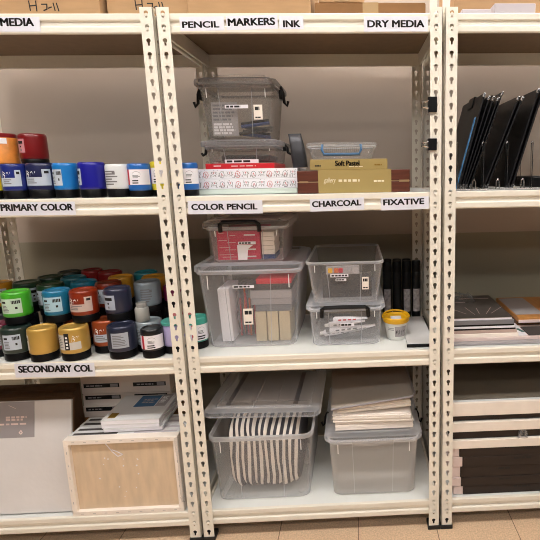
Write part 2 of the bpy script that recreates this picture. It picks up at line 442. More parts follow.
# ------------------------------------------------------------------ paint jars
JM = {}
def jmat(c, metal=0.0, rough=.3):
    k = (c, metal)
    if k not in JM: JM[k] = pmat('paint_%06x' % c, c, rough, metal, coat=.3)
    return JM[k]
NYX = [[(-.35, -.5), (-.2, .45), (.02, .15), (-.2, -.05), (.02, -.2), (-.12, -.55)], [(.12, -.35), (.16, .2), (.3, .3), (.36, -.1)], [(.45, .1), (.5, .35)]]
def paint_jar(x, y, z, col, label, R=.0455, H=.117, kind='code', ang=0.0, metal=0.0, capc='cap', capH=.027, tint=0xB9C4D2, half=.62, rz=0.0, group='paint jars', top=None, lblz=(.36, .82)):
    t = thing('paint_jar', label, 'paint jar', (x, y, z), rz, group)
    c = NB(); lathe(c, [(R * .90, 0), (R * .955, .002), (R * .965, capH - .002), (R * .94, capH)], 40); build('cap', c, capc, t, True)
    bd = NB()
    lathe(bd, [(R * .93, capH), (R * .99, capH + .003), (R, capH + .008), (R, H - .012), (R * .985, H - .006), (R * .94, H - .0015), (R * .88, H), (R * .80, H - .001), (R * .74, H - .0045), (R * .3, H - .0055)], 40)
    build('jar_body', bd, top or jmat(col, metal), t, True)
    if kind == 'none': return t
    # wrap-round printed label
    if kind == 'white':
        mats = ['paper', 'redprint', 'greyprint', 'ink']; half = max(half, 1.3)
    else:
        mats = [pmat('label_tint', tint, .45), 'ink', 'greyprint', 'white', 'redprint']
    lb = NB(); r = R + .0004; z0, z1 = H * lblz[0], H * lblz[1]
    def f(a, v, lift=0.0):
        return ((r + lift) * sin(a), -(r + lift) * cos(a), v)
    def patch(a0, a1, v0, v1, mi, lift=0.0):
        n = max(1, int(abs(a1 - a0) / .09))
        for i in range(n):
            p, q = a0 + (a1 - a0) * i / n, a0 + (a1 - a0) * (i + 1) / n
            quad(lb, [f(p, v0, lift), f(q, v0, lift), f(q, v1, lift), f(p, v1, lift)], mi)
    h = z1 - z0
    def rows(a0, a1, v0, v1, n, mi):
        for i in range(n):
            vv = v1 - (i + .8) * (v1 - v0) / n
            patch(a0, a0 + (a1 - a0) * random.uniform(.6, 1), vv, vv + (v1 - v0) / n * .5, mi, .0004)
    a0, a1 = ang - half, ang + half
    if kind == 'code':
        patch(a0, a1, z0, z1, 0)
        patch(a0 + half * 1.15, a1 - half * .12, z1 - h * .34, z1 - h * .12, 1, .0004)
        for i in range(5): patch(a0 + half * (1.2 + .13 * i), a0 + half * (1.23 + .13 * i), z1 - h * .34, z1 - h * .12, 0, .0007)
        patch(a0 + half * .2, a0 + half * .62, z1 - h * .3, z1 - h * .17, 1, .0004)
        rows(a0 + half * .2, a0 + half * .9, z0 + h * .1, z1 - h * .42, 5, 2)
        patch(a0 + half * 1.42, a0 + half * 1.62, z0 + h * .3, z0 + h * .45, 1, .0004)
    elif kind == 'small':
        patch(a0, a1, z0, z1, 0)
        patch(a0 + half * .35, a1 - half * .35, z1 - h * .36, z1 - h * .15, 1, .0004)
        patch(ang - .06, ang + .08, z0 + h * .38, z0 + h * .5, 1, .0004)
        patch(ang - .05, ang + .1, z0 + h * .12, z0 + h * .26, 2, .0004)
    elif kind == 'script':
        vm = z0 + h * .52
        patch(a0, a1, z0, vm, 0); patch(ang + half * .45, a1, vm, z1, 0)
        rows(ang - half * .7, ang + half * .3, z0 + h * .12, vm - h * .05, 3, 2)
        patch(ang + half * .6, a1 - half * .12, z1 - h * .26, z1 - h * .1, 1, .0004)
        for st in NYX: ribbon(lb, [(ang - half * .45 + u * half * 1.0, vm + h * .22 + v * h * .38) for u, v in st], .0028, lambda u, v: f(u, v, .0006), 3)
    elif kind == 'plain':
        patch(a0, a1, z0, z1, 0); rows(a0 + half * .2, a1 - half * .2, z0 + h * .12, z1 - h * .12, 7, 2)
    elif kind == 'gold':
        patch(a0, ang - half * .1, z0, z1, 0); rows(a0 + half * .12, ang - half * .2, z0 + h * .12, z1 - h * .1, 7, 2)
        patch(ang - half * .1, ang + half * .25, z0, z1 + h * .1, 1)
        for i in range(4): patch(ang + half * .0, ang + half * .15, z0 + h * (.1 + .22 * i), z0 + h * (.22 + .22 * i), 3, .0004)
        patch(ang + half * .25, a1, z0, z0 + h * .5, 0)
        for st in NYX: ribbon(lb, [(ang + half * .62 + u * half * .6, z0 + h * .75 + v * h * .4) for u, v in st], .0028, lambda u, v: f(u, v, .0006), 3)
    elif kind == 'white':
        patch(a0, a1, z0, z1, 0)
        patch(ang - half * .62, ang - half * .42, z0, z1, 1, .0004)
        rows(ang - half * .2, ang + half * .4, z0 + h * .05, z0 + h * .35, 2, 3)
        ribbon(lb, [(ang + half * (.1 + .28 * cos(q)), z0 + h * (.62 + .24 * sin(q))) for q in [radians(10 + 16 * k) for k in range(11)]], .001, lambda u, v: f(u, v, .0006), 2)
        rows(ang - half * .15, ang + half * .35, z0 + h * .42, z0 + h * .66, 3, 2)
    elif kind == 'faint':
        rows(ang - half, ang + half, z0, z1, 6, 2); patch(ang + half * .3, ang + half * .7, z0 + h * .7, z0 + h * .9, 2, .0004)
    build('label', lb, mats, t)
    return t
z2 = 1.279 + .0004; z3 = .719 + .0004; z4 = .119 + .0004
J = paint_jar
# upper shelf of the left unit
J(-.640, .080, z2, 0xE9D820, 'bright yellow paint jar at the left end of the PRIMARY COLOR row', .042, .114, 'plain', .2)
J(-.556, .068, z2, 0x1B2A78, 'dark blue jar with white script beside the yellow jar, PRIMARY COLOR shelf', .0375, .114, 'script', .25, half=.8)
J(-.478, .092, z2, 0x20254C, 'wide navy jar with pale printed band below the red jar', .0475, .116, 'script', .05, half=.95)
J(-.392, .072, z2, 0x1C78C4, 'sky blue jar with small pale label on the PRIMARY COLOR shelf', .037, .114, 'code', -.35, half=.55)
J(-.302, .064, z2, 0x1C1C90, 'ultramarine jar with narrow label left of the white jar', .0405, .1155, 'small', -.75, half=.34)
J(-.216, .058, z2, 0xDDE2E6, 'white paint jar with faint grey print on PRIMARY COLOR shelf', .0365, .108, 'faint', -.2, tint=0xC9CED4)
J(-.150, .072, z2, 0x2467B8, 'blue jar with white wrap label beside the white jar', .0375, .109, 'white', .0, half=1.3, capH=.02)
J(-.085, .098, z2, 0xE6D638, 'yellow jar with red label stripe half behind the left post', .038, .115, 'white', -.2, half=1.2, top=None, capH=.02)
J(.0145, .057, z2, 0x2467B8, 'blue jar with red striped white label beside the patterned white boxes', .034, .109, 'white', .35, half=1.3, capH=.02)
J(-.604, .168, z2, 0x1B1B1E, 'dark jar under the orange labelled tube jar', .045, .114, 'none')
J(-.510, .184, z2, 0x1B1B1E, 'dark jar standing under the red jar', .042, .114, 'none')
J(-.515, .120, z2 + .1155, 0x741216, 'red jar standing on top of the navy jar', .041, .098, 'small', -.45, half=.38, capH=.014, tint=0xC88A92)
# orange printed tube with a red lid
t = thing('paint_tub', 'orange printed tub with dark red top beside the red jar', 'paint tub', (-.608, .108, z2 + .1145))
b = NB(); lathe(b, [(.040, 0), (.043, .002), (.043, .085), (.041, .088)], 40); build('tub_body', b, pmat('orange_wrap', 0xD98A3C, .35, noise=.25, nscale=25), t, True)
b = NB(); lathe(b, [(.0425, .0), (.0425, .012), (.039, .016), (.02, .016)], 40, (0, 0, .084)); build('lid', b, jmat(0x7C1A1E), t, True)
b = NB()
for k, (v0, v1, a0, a1, mi) in enumerate(((.066, .084, -.9, .9, 0), (.046, .058, -.5, .0, 1), (.036, .041, -.5, .15, 1))):
    n = 12
    for i in range(n):
        p, q = a0 + (a1 - a0) * i / n, a0 + (a1 - a0) * (i + 1) / n
        quad(b, [(.0436 * sin(p), -.0436 * cos(p), v0), (.0436 * sin(q), -.0436 * cos(q), v0), (.0436 * sin(q), -.0436 * cos(q), v1), (.0436 * sin(p), -.0436 * cos(p), v1)], mi)
build('label', b, ['paper', 'ink'], t)

# lower shelf of the left unit: front row
GS = 'paint jars on the secondary colour shelf'
J(-.630, .070, z3, 0x24332E, 'dark green-black jar under the lime green jar', .0455, .117, 'code', .2, group=GS)
J(-.530, .052, z3, 0xC6A050, 'gold jar with small label at far left side, above SECONDARY', .0445, .117, 'small', -.95, metal=.3, half=.4, group=GS, tint=0xD8D2C4)
J(-.422, .052, z3, 0xC6A050, 'gold jar with black striped label, right of the other gold jar', .0460, .117, 'gold', -.1, metal=.3, half=1.0, group=GS, tint=0xC9C6C0)
J(-.345, .118, z3, 0x96441F, 'copper orange jar between the gold jar and navy jar, bottom layer', .0460, .120, 'script', .25, metal=.35, half=.9, group=GS)
J(-.260, .055, z3, 0x2B3046, 'navy metallic jar with plain pale label, bottom layer', .0470, .117, 'plain', .25, metal=.3, half=.6, group=GS, tint=0xA8B0BC)
J(-.190, .112, z3, 0x9AA5AC, 'silver grey jar carrying the small grey bottle', .0450, .112, 'plain', -.2, metal=.3, half=.8, group=GS, tint=0xB4C4CE)
J(-.152, .0465, z3, 0x141416, 'short black jar with white label and red stripe in front', .0375, .104, 'white', .15, half=1.25, group=GS, lblz=(.33, .80))
t = J(-.092, .090, z3, 0xB6AFDE, 'lilac jar with teal top beside the black jar', .0420, .104, 'none', group=GS)
b = NB(); lathe(b, [(.0405, .1032), (.0425, .1045), (.0425, .113), (.039, .116), (.01, .116)], 36); build('jar_top', b, jmat(0x4FA79B), t, True)
J(-.019, .120, z3, 0x3FA090, 'teal topped jar with red striped label behind the post', .0360, .118, 'white', .55, half=1.2, group=GS, lblz=(.28, .78))
J(-.478, .172, z3, 0x8C3820, 'rust red jar glimpsed between the two gold jars', .0455, .117, 'script', .3, group=GS)
J(-.092, .186, z3, 0xC77A7A, 'dusty pink jar behind the lilac jar', .0440, .121, 'none', group=GS)
J(-.718, .112, z3, 0x6A2038, 'dark red jar at the far left of the bottom layer', .0400, .117, 'plain', .8, group=GS)
# upper layer
u3 = z3 + .1178
J(-.644, .114, u3, 0x45AA2A, 'lime green jar with white label', .0445, .115, 'code', .12, half=.78, group=GS, tint=0xBFD8C4)
J(-.507, .120, u3, 0x156E94, 'turquoise blue jar with white label in the upper layer', .0435, .115, 'code', .10, half=.74, group=GS, tint=0xA9CBDA)
J(-.408, .112, u3, 0x842A10, 'orange red jar with white script in the upper layer', .0450, .115, 'script', .05, half=1.0, group=GS, tint=0xC9B4AC)
J(-.294, .122, u3, 0x262B42, 'navy jar with pale label on top of the other navy jar', .0440, .116, 'small', -.35, half=.55, group=GS, tint=0xAAB2C2)
J(-.225, .210, z3 + .1185, 0x8E9AA4, 'silver grey jar standing behind the small grey bottle', .0465, .117, 'faint', .35, metal=.3, half=.5, group=GS)
J(-.700, .255, u3, 0x1B3A28, 'dark green jar behind the lime green jar', .0455, .117, 'small', 1.0, group=GS)
J(-.585, .215, u3, 0x1E3F26, 'deep green jar between the lime and turquoise jars', .0450, .117, 'code', -.3, group=GS)
J(-.810, .262, u3, 0xC08A22, 'amber yellow jar at the left edge of the upper layer', .0455, .117, 'plain', .5, group=GS)
J(-.478, .245, u3, 0x15708F, 'turquoise jar directly behind the turquoise blue jar', .0455, .117, 'none', group=GS)
J(-.372, .215, u3, 0x742410, 'rust red jar between orange red jar and navy jar', .0455, .117, 'code', -.1, group=GS)
J(-.375, .318, u3, 0xC6902A, 'gold topped jar behind the navy jar, upper layer', .0455, .117, 'none', group=GS)
J(-.240, .308, u3, 0xC6902A, 'gold topped jar behind the silver grey jar, upper layer', .0455, .117, 'none', group=GS)
J(-.310, .398, u3, 0x1B7C88, 'teal jar at the back, between the gold topped jars', .0455, .117, 'none', group=GS)
J(-.566, .330, u3, 0x1A6470, 'dark teal jar in the third row of the upper layer', .0455, .117, 'none', group=GS)
J(-.668, .352, u3, 0x17301F, 'blackish green jar in the third row', .0455, .117, 'none', group=GS)
J(-.648, .446, u3, 0x16231C, 'black green jar in the back row near the wall', .0455, .117, 'none', group=GS)
J(-.470, .425, u3, 0x7E1C1C, 'dark red jar in the back row, right of two', .0455, .117, 'none', group=GS)
J(-.557, .450, z3 + .1195, 0x86201E, 'dark red jar in the back row, left of two', .0400, .120, 'none', group=GS)
J(-.150, .270, u3, 0x8A2658, 'magenta jar behind the right end of the silver jars', .0400, .085, 'none', group=GS)
for k, (x, y) in enumerate(((-.700, .220), (-.600, .245), (-.810, .262), (-.505, .275), (-.385, .2565), (-.372, .348), (-.250, .255), (-.270, .370), (-.566, .345), (-.668, .352), (-.648, .446), (-.470, .425), (-.155, .300), (-.558, .446))):
    J(x, y, z3, 0x20242A, 'paint jar of the bottom layer hidden in the rows behind', .0440, .1165, 'none', group='hidden jars of the bottom layer')
# small grey bottle
t = thing('paint_bottle', 'small pale grey bottle standing on a silver jar', 'bottle', (-.203, .098, z3 + .1125))
b = NB(); lathe(b, [(.022, 0), (.0235, .002), (.0235, .046), (.021, .051), (.018, .052)], 32); build('bottle_body', b, jmat(0xA6A6A2, .0, .4), t, True)
b = NB(); lathe(b, [(.0175, .052), (.0175, .066), (.016, .068), (.004, .068)], 32); build('cap', b, jmat(0x8F8F8C, .0, .4), t, True)

# ------------------------------------------------------------------ boxes above the top shelf
zt = 1.839 + .0012
def carton(name, label, x0, x1, y0, y1, h, mat='card', marks=None, group='cardboard boxes on the top shelf'):
    cx, cy = (x0 + x1) / 2, (y0 + y1) / 2
    t = thing(name, label, 'box', (cx, cy, zt), 0, group)
    b = NB(); w, d = (x1 - x0) / 2, (y1 - y0) / 2
    box(b, -w, w, -d, d, 0, h, 0, .002)
    build('carton_body', b, mat, t)
    b = NB(); box(b, -w + .002, -.0008, -d + .002, d - .002, h, h + .003); build('flap', b, mat, t)
    b = NB(); box(b, .0008, w - .002, -d + .002, d - .002, h, h + .003); build('flap', b, mat, t)
    b = NB(); box(b, -.025, .025, -d - .0004, d + .0004, h + .003, h + .0034); box(b, -.025, .025, -d - .0006, -d, max(.003, h - .05), h + .003); build('tape', b, 'tape', t)
    if marks:
        b = NB()
        for st in marks: ribbon(b, [(u - cx, v - zt) for u, v in st], .0035, lambda u, v: (u, -d - .0007, v), 0)
        build('handwriting', b, 'ink', t)
    return t
def hj(x, z, s=1.0):
    P = lambda u, v: (x + u * s, z + v * s)
    return [[P(0, .034), P(.002, 0)], [P(.026, .034), P(.026, -.002)], [P(0, .016), P(.026, .018)],
            [P(.046, .022), P(.066, .022), P(.064, .004), P(.052, .0)], [P(.070, .008), P(.082, .012)], [P(.090, .026), P(.094, .0)], [P(.102, .026), P(.108, -.002)]]
carton('cardboard_box', 'tan cardboard box marked H J-11, left one on the top shelf', -.84, -.198, .025, .42, .30, marks=hj(-.408, 1.853, .8))
carton('cardboard_box', 'tan cardboard box marked H J-11, right one above the paint unit', -.186, .062, .046, .42, .30, marks=hj(-.098, 1.862, .8))
carton('cardboard_box', 'tan cardboard box above PENCIL and MARKERS labels', .068, .450, .025, .42, .28)
carton('cardboard_box', 'dark brown cardboard box above the DRY MEDIA label', .462, .815, .03, .42, .034, 'carddark')
carton('cardboard_box', 'brown cardboard box behind the pale trays, right top shelf', .93, 1.60, .14, .44, .30)
o = carton('cardboard_box', 'open lid of pale card lying on the dark brown box', .475, .62, .045, .42, .03, 'card'); o.location.z = zt + .042
for x0, x1, h, lab in ((.930, 1.024, .014, 'low pale grey card edge beside the right post, top shelf'), (1.034, 1.168, .031, 'wider pale grey card on the right end of the top shelf')):
    b = NB(); box(b, -(x1 - x0) / 2, (x1 - x0) / 2, -.05, .05, 0, h, 0, .002); tag(build('paper_tray', b, 'traygrey', None, False, ((x0 + x1) / 2, .068, zt)), lab, 'box', 'pale cards on the top shelf')
for x, lab in ((.842, 'cream upright strip standing behind the left post top'), (.884, 'cream upright strip behind the right post top')):
    b = NB(); box(b, -.012, .012, -.006, .006, 0, .22, 0, .001); tag(build('wooden_strip', b, 'canvasedge', None, False, (x, .06, zt), (0, .06, 0)), lab, 'strip', 'upright strips on the top shelf')

# ------------------------------------------------------------------ plastic bins
def bin_tub(t, wb, db, wt, dt, h, mat, rim=.008, rimh=.014, r=.03, ribs=True, feet=True):
    b = NB(); T = .0022
    def ring(w, d, z, rr=r): return [(x, y, z) for x, y in rrect(w, d, min(rr, w / 2.1, d / 2.1))]
    outer = [ring(wb - .012, db - .012, 0), ring(wb, db, .006)]
    n = 4
    for k in range(1, n + 1):
        q = k / n; outer.append(ring(wb + (wt - wb) * q, db + (dt - db) * q, .006 + (h - .006 - rimh) * q))
    inner = []
    for k in range(n, -1, -1):
        q = k / n; inner.append(ring(wb + (wt - wb) * q - 2 * T, db + (dt - db) * q - 2 * T, .006 + T + (h - .006 - rimh) * q))
    loft(b, outer, 0, True, False); loft(b, inner, 0, False, True)
    build('tub', b, mat, t, True, fix=False)
    b = NB()
    loft(b, [outer[-1], ring(wt + 2 * rim, dt + 2 * rim, h - rimh, r + rim), ring(wt + 2 * rim, dt + 2 * rim, h - .003, r + rim), ring(wt + 2 * rim - .006, dt + 2 * rim - .006, h, r + rim), ring(wt + .002, dt + .002, h, r), inner[0]])
    build('rim', b, 'rim' if mat != 'smoke' else 'smokelid', t, True)
    if ribs:
        def wallpt(x, q): return (x, -(db + (dt - db) * q) / 2 - .0012, .006 + (h - .006 - rimh) * q)
        for fx in (-.24, .22):
            b = NB(); x0, x1 = wb * fx, (wb + (wt - wb)) * fx
            quad(b, [wallpt(x0 - .0012, .02), wallpt(x0 + .0012, .02), wallpt(x1 + .0012, .98), wallpt(x1 - .0012, .98)])
            build('rib', b, 'rim', t)
        for fx in (-.40, .40):
            b = NB(); quad(b, [wallpt(wt * fx - .0016, .80), wallpt(wt * fx + .0016, .80), wallpt(wt * fx + .0016, .98), wallpt(wt * fx - .0016, .98)])
            build('rib', b, 'white', t)
        x0, x1 = wt * -.22, wt * .20
        b = NB(); quad(b, [(x0, -(dt / 2 + rim + .0012), h - rimh - .010), (x1, -(dt / 2 + rim + .0012), h - rimh - .010), (x1 + .01, -(dt / 2 + rim + .0012), h - .002), (x0 - .01, -(dt / 2 + rim + .0012), h - .002)])
        build('label_panel', b, mat, t)
    if feet:
        for sx in (-1, 1):
            for sy in (-1, 1):
                b = NB(); cx, cy = sx * (wb / 2 - .035), sy * (db / 2 - .035)
                lathe(b, [(.013, .0040), (.013, .0070), (.010, .0078)], 16, (cx, cy, 0)); build('foot', b, 'milky', t, True)

def lid_bm(w, d, th, r=.035, panel=.012, bars=True):
    b = NB()
    def ring(w, d, z, rr): return [(x, y, z) for x, y in rrect(w, d, rr)]
    loft(b, [ring(w - .010, d - .010, .003, r - .004), ring(w, d, 0, r), ring(w, d, th * .55, r), ring(w - .006, d - .006, th * .75, r - .003), ring(w - .03, d - .03, th * .80, r - .012), ring(w - .045, d - .045, th, r - .015), ring(w - .075, d - .075, th, r - .02), ring(w - .085, d - .085, th * .7, r - .02)], 0, False, True)
    return b
def bin_lid(t, w, d, th, z, mat, r=.035):
    return build('lid', lid_bm(w, d, th, r), mat, t, True, (0, 0, z))

def front_handle(t, x0, x1, z, y, drop=.028):
    """folding black clip handle across the front of a lid"""
    b = NB()
    pts = [(x0, y + .004, z - drop), (x0 + .001, y - .002, z - .008), (x0 + .010, y - .006, z), ((x0 + x1) / 2, y - .007, z + .001), (x1 - .010, y - .006, z), (x1 - .001, y - .002, z - .008), (x1, y + .004, z - drop)]
    tube(b, pts, .0075, 8)
    build('handle', b, 'black', t, True)
def side_clip(t, sx, x, z, h=.05, y=-.02):
    b = NB()
    tube(b, [(x, y, z + h * .55), (x + sx * .010, y, z + h * .2), (x + sx * .012, y, z - h * .25), (x + sx * .022, y, z - h * .42), (x + sx * .026, y, z - h * .18)], .0055, 8)
    box(b, x - .004, x + .008 if sx > 0 else x + .004, y - .02, y + .02, z - h * .1, z + h * .35, 0, .002)
    build('clip', b, 'black', t, True)
def sticker(t, x0, x1, z0, z1, y, kind='label', name='sticker', tiltq=0.0):
    b = NB(); plate(b, x0, x1, z0, z1, y, 0)
    if kind == 'label': text_bars(b, x0 + (x1 - x0) * .06, x1 - (x1 - x0) * .06, z0 + (z1 - z0) * .2, z1 - (z1 - z0) * .2, y - .0005, 1, 1, .9, words=4)
    elif kind == 'tag': 
        text_bars(b, x0 + (x1 - x0) * .15, x1 - (x1 - x0) * .1, z1 - (z1 - z0) * .38, z1 - (z1 - z0) * .12, y - .0005, 1, 1, .9, words=2)
        text_bars(b, x0 + (x1 - x0) * .15, x1 - (x1 - x0) * .1, z0 + (z1 - z0) * .08, z0 + (z1 - z0) * .2, y - .0005, 1, 1, .8, words=2)
    build(name, b, ['paper' if kind == 'label' else 'canvasedge', 'ink'], t)

def plain(name, label, cat, mat, x0, x1, y0, y1, z0, z1, bev=.002, group=None, rot=None):
    cx, cy = (x0 + x1) / 2, (y0 + y1) / 2
    b = NB(); box(b, x0 - cx, x1 - cx, y0 - cy, y1 - cy, 0, z1 - z0, 0, bev)
    return tag(build(name, b, mat, None, False, (cx, cy, z0), rot), label, cat, group)

# --- middle unit, lowest shelf: open frosted bin with the striped apron
t = thing('storage_bin', 'open frosted bin holding the striped apron on the bottom shelf', 'bin', (.2, .262, z4))
bin_tub(t, .345, .41, .372, .43, .272, 'frost', .009, .016)
# striped cloth
def striped_cloth():
    b = NB(); NX, NV = 72, 44
    X0, X1 = -.132, .132
    grid = []
    for i in range(NX + 1):
        u = i / NX; x = X0 + (X1 - X0) * u
        edge = min(1, 5 * min(u, 1 - u) + .45) ** .5
        ring = []
        for j in range(NV):
            a = 2 * pi * j / NV
            ca, sa = cos(a), sin(a)
            yy = (abs(ca) ** .62) * (1 if ca > 0 else -1) * .170 * (.85 + .15 * edge)
            zz = (abs(sa) ** .34) * (1 if sa > 0 else -1)
            ztop = .292 + .018 * sin(u * 5 + .6) + .008 * sin(u * 31 + j * .3) - .06 * max(0, u - .82) / .18 * .6
            zbot = .003 + .022 * max(0, u - .82) / .18 + .006 * max(0, .1 - u) / .1
            z = (ztop + zbot) / 2 + zz * (ztop - zbot) / 2 * (.86 + .14 * edge)
            yy += .006 * sin(u * 37 + z * 18) + .004 * sin(u * 71 + z * 40)
            xx = x + .0022 * sin(z * 26 + u * 9) + .05 * (z - .15) * max(0, u - .5) + .0015 * sin(z * 60 + u * 5)
            ring.append((xx, yy - .01, z))
        grid.append(ring)
    V = [[b.verts.new(p) for p in r] for r in grid]
    for i in range(NX):
        mi = 1 if (i % 6) in (1, 2, 3) else 0
        for j in range(NV):
            b.faces.new((V[i][j], V[i + 1][j], V[i + 1][(j + 1) % NV], V[i][(j + 1) % NV])).material_index = mi
    b.faces.new(V[0][::-1]).material_index = 0; b.faces.new(V[-1]).material_index = 0
    return b
o = build('striped_apron', striped_cloth(), ['stripe_d', 'stripe_w'], None, True, (.205, .256, z4 + .0095))
tag(o, 'folded charcoal and white striped apron stuffed in the open bin', 'apron')
# loose lid resting on the apron
t = thing('bin_lid', 'loose clear bin lid lying on the striped apron', 'lid', (.215, .236, z4 + .352), 0, None, (radians(-2.0), radians(1.5), 0))
build('lid_panel', lid_bm(.425, .44, .022), 'clearlid', t, True)
b = NB()
b.free()
for x in (-.135, .115):
    b = NB(); box(b, x - .009, x + .009, -.15, .16, .0165, .0175); build('rib', b, 'greyprint', t)
b = NB()
for y in (-.165, -.12): box(b, -.17, .17, y - .0015, y + .0015, .0165, .019)
for x in (-.17, -.04, .04, .17): box(b, x - .0015, x + .0015, -.19, .17, .0165, .019)
build('seam', b, 'clearlid', t)

# --- bin with paper sheaves
t = thing('storage_bin', 'closed frosted bin under the loose paper on the bottom shelf', 'bin', (.622, .262, z4))
bin_tub(t, .318, .415, .338, .425, .238, 'milky', .008, .014)
bin_lid(t, .372, .455, .022, .236, 'clearlid')
side_clip(t, -1, -.182, .222, .06, -.03); side_clip(t, 1, .182, .222, .06, -.03)
zz = z4 + .2585
def sheaf(label, x0, x1, y0, y1, z0, z1, rz=0, ry=0.0):
    cx, cy = (x0 + x1) / 2, (y0 + y1) / 2
    b = NB(); w, d = (x1 - x0) / 2, (y1 - y0) / 2; n = max(3, int((z1 - z0) / .004))
    zc = 0; h = (z1 - z0) / n
    for k in range(n):
        jx, jy = random.uniform(-.002, .002), random.uniform(-.003, .003)
        box(b, -w + jx, w + jx, -d + jy, d + jy, zc, zc + h * .97, 0); zc += h
    return tag(build('paper_sheaf', b, 'sheets', None, False, (cx, cy, z0), (0, ry, rz)), label, 'paper', 'sheaves of paper on the frosted bin')
sheaf('lowest thick sheaf of paper on the closed frosted bin', .478, .776, .085, .44, zz, zz + .034, .01)
sheaf('middle sheaf of paper on the closed frosted bin', .474, .770, .078, .44, zz + .0345, zz + .063, -.02)
sheaf('upper fanned sheaf of paper below the grey plastic cover', .482, .766, .095, .44, zz + .0735, zz + .098, .02, radians(-3.5))
t = thing('plastic_cover', 'grey see-through plastic cover tilted on the paper sheaves', 'cover', (.617, .262, zz + .1165), 0, None, (radians(1.5), radians(-7.0), radians(2.0)))
b = NB(); box(b, -.16, .16, -.19, .19, .0, .004); build('sheet', b, 'acrylic', t)
b = NB(); tube(b, [(-.16, -.19, .002), (.15, -.192, .002), (.162, -.17, .002), (.162, .19, .002)], .004); build('edge_bead', b, 'midgrey', t, True)
b = NB(); box(b, -.155, .155, -.18, .18, -.0035, -.0005); build('top_page', b, 'sheettop', t)

# --- middle unit, second shelf from the bottom: large bin
BX = .185
t = thing('storage_bin', 'large clear bin full of boxed supplies under the pencil bin', 'bin', (BX, .280, z3))
bin_tub(t, .314, .372, .360, .385, .292, 'clear', .008, .014)
bin_lid(t, .388, .405, .028, .288, 'clearlid')
side_clip(t, -1, -.193, .268, .07, -.04)
sticker(t, -.056, .020, .226, .237, -.197, 'label')
sticker(t, -.026, .008, .088, .148, -.190, 'tag')
zb = z3 + .009
plain('card_box', 'tall white card box at the left inside the large bin', 'box', 'paper', .066, .108, .132, .28, zb + .002, zb + .205, .002, None, (0, radians(-2.0), 0))
for k, (x0, x1) in enumerate(((.192, .232), (.236, .276), (.280, .320))):
    plain('wooden_block', ('left beige block', 'middle beige block', 'right beige block')[k] + ' standing at the bottom of the large bin', 'block', 'cream', x0, x1, .128, .26, zb, zb + .115, .002, 'beige blocks in the large bin')
plain('flat_box', 'lower grey flat box inside the large bin', 'box', 'midgrey', .182, .330, .124, .30, zb + .142, zb + .166, .002, 'grey boxes in the large bin')
plain('flat_box', 'dark grey packet between the blocks and grey boxes in the large bin', 'box', 'greyprint', .196, .330, .127, .30, zb + .1155, zb + .1415, .002, 'grey boxes in the large bin')
plain('flat_box', 'upper pale grey flat box inside the large bin', 'box', 'palegrey', .180, .332, .122, .30, zb + .1665, zb + .198, .002, 'grey boxes in the large bin')
plain('flat_box', 'charcoal flat packet under the red box in the large bin', 'box', 'darkgrey', .184, .332, .122, .30, zb + .1985, zb + .222, .002, 'grey boxes in the large bin')
plain('flat_box', 'red flat box at the top inside the large bin', 'box', 'red', .205, .334, .116, .30, zb + .2225, zb + .242, .002)
# plastic bag of pencils
t = thing('pencil_bag', 'clear crinkled bag of pencils beside white box in the large bin', 'bag', (.148, .22, zb))
b = NB()
loft(b, [[(x * s + .006 * sin(k * 3 + i), y * s + .006 * sin(i * 2.3 + k), .012 + .04 * k) for i, (x, y) in enumerate(rrect(.066, .10, .02))] for k, s in enumerate((.8, 1, 1.02, .98, 1.0, .7))], 0, True, True)
build('bag_film', b, 'film', t, True)
for k in range(9):
    b = NB(); x = -.024 + .006 * k
    tube(b, [(x, -.03 + .008 * (k % 3), .004), (x + .006 * sin(k), -.02 + .01 * (k % 2), .15 + .02 * (k % 3))], .0035, 6)
    build('pencil', b, ['redprint', 'greyprint', 'orange', 'darkgrey'][k % 4], t)
# --- pencil bin on top of it
t = thing('storage_bin', 'small clear bin of crimson pencil boxes on top of the large bin', 'bin', (.186, .236, z3 + .3165))
bin_tub(t, .250, .270, .268, .285, .130, 'clear', .007, .012, .022, feet=False)
bin_lid(t, .306, .320, .030, .126, 'clear', .03)
front_handle(t, -.082, .052, .149, -.166, .034)
sticker(t, -.03, .032, .066, .076, -.1405, 'label')
b = NB(); quad(b, [(-.034, -.1365, .010), (-.002, -.1365, .010), (.004, -.1395, .050), (-.034, -.1395, .050)]); quad(b, [(-.034, -.1395, .050), (.004, -.1395, .050), (.024, -.1402, .064), (-.034, -.1402, .064)]); build('torn_note', b, 'paper', t)
zb = z3 + .3165 + .009
for k in range(4):
    o = plain('pencil_box', ('lowest', 'second lowest', 'third lowest', 'topmost')[k] + ' crimson pencil box in the small bin', 'box', 'crimson', .078, .230, .112, .34, zb + .026 * k, zb + .026 * k + .0255, .001, 'crimson pencil boxes')
    tb = NB()
    w = .077
    plate(tb, .02, .06, .008, .013, -.1142, 0); plate(tb, -.06 + .01 * k, -.01, .009, .011, -.1142, 1); plate(tb, -.07, -.02 - .01 * k, .018, .0195, -.1142, 1)
    build('print', tb, ['white', 'pinkpaper'], o)
for k in range(6):
    plain('eraser_box', ('lowest', 'second', 'third', 'fourth', 'fifth', 'topmost')[k] + ' small ' + ('blue' if k == 0 else 'white') + ' box at the right inside the pencil bin', 'box', 'navyprint' if k == 0 else 'canvasedge', .2345, .282 - .002 * (k % 2), .114, .22, zb + .0165 * k, zb + .0165 * k + .0155, .001, 'small boxes in the pencil bin')

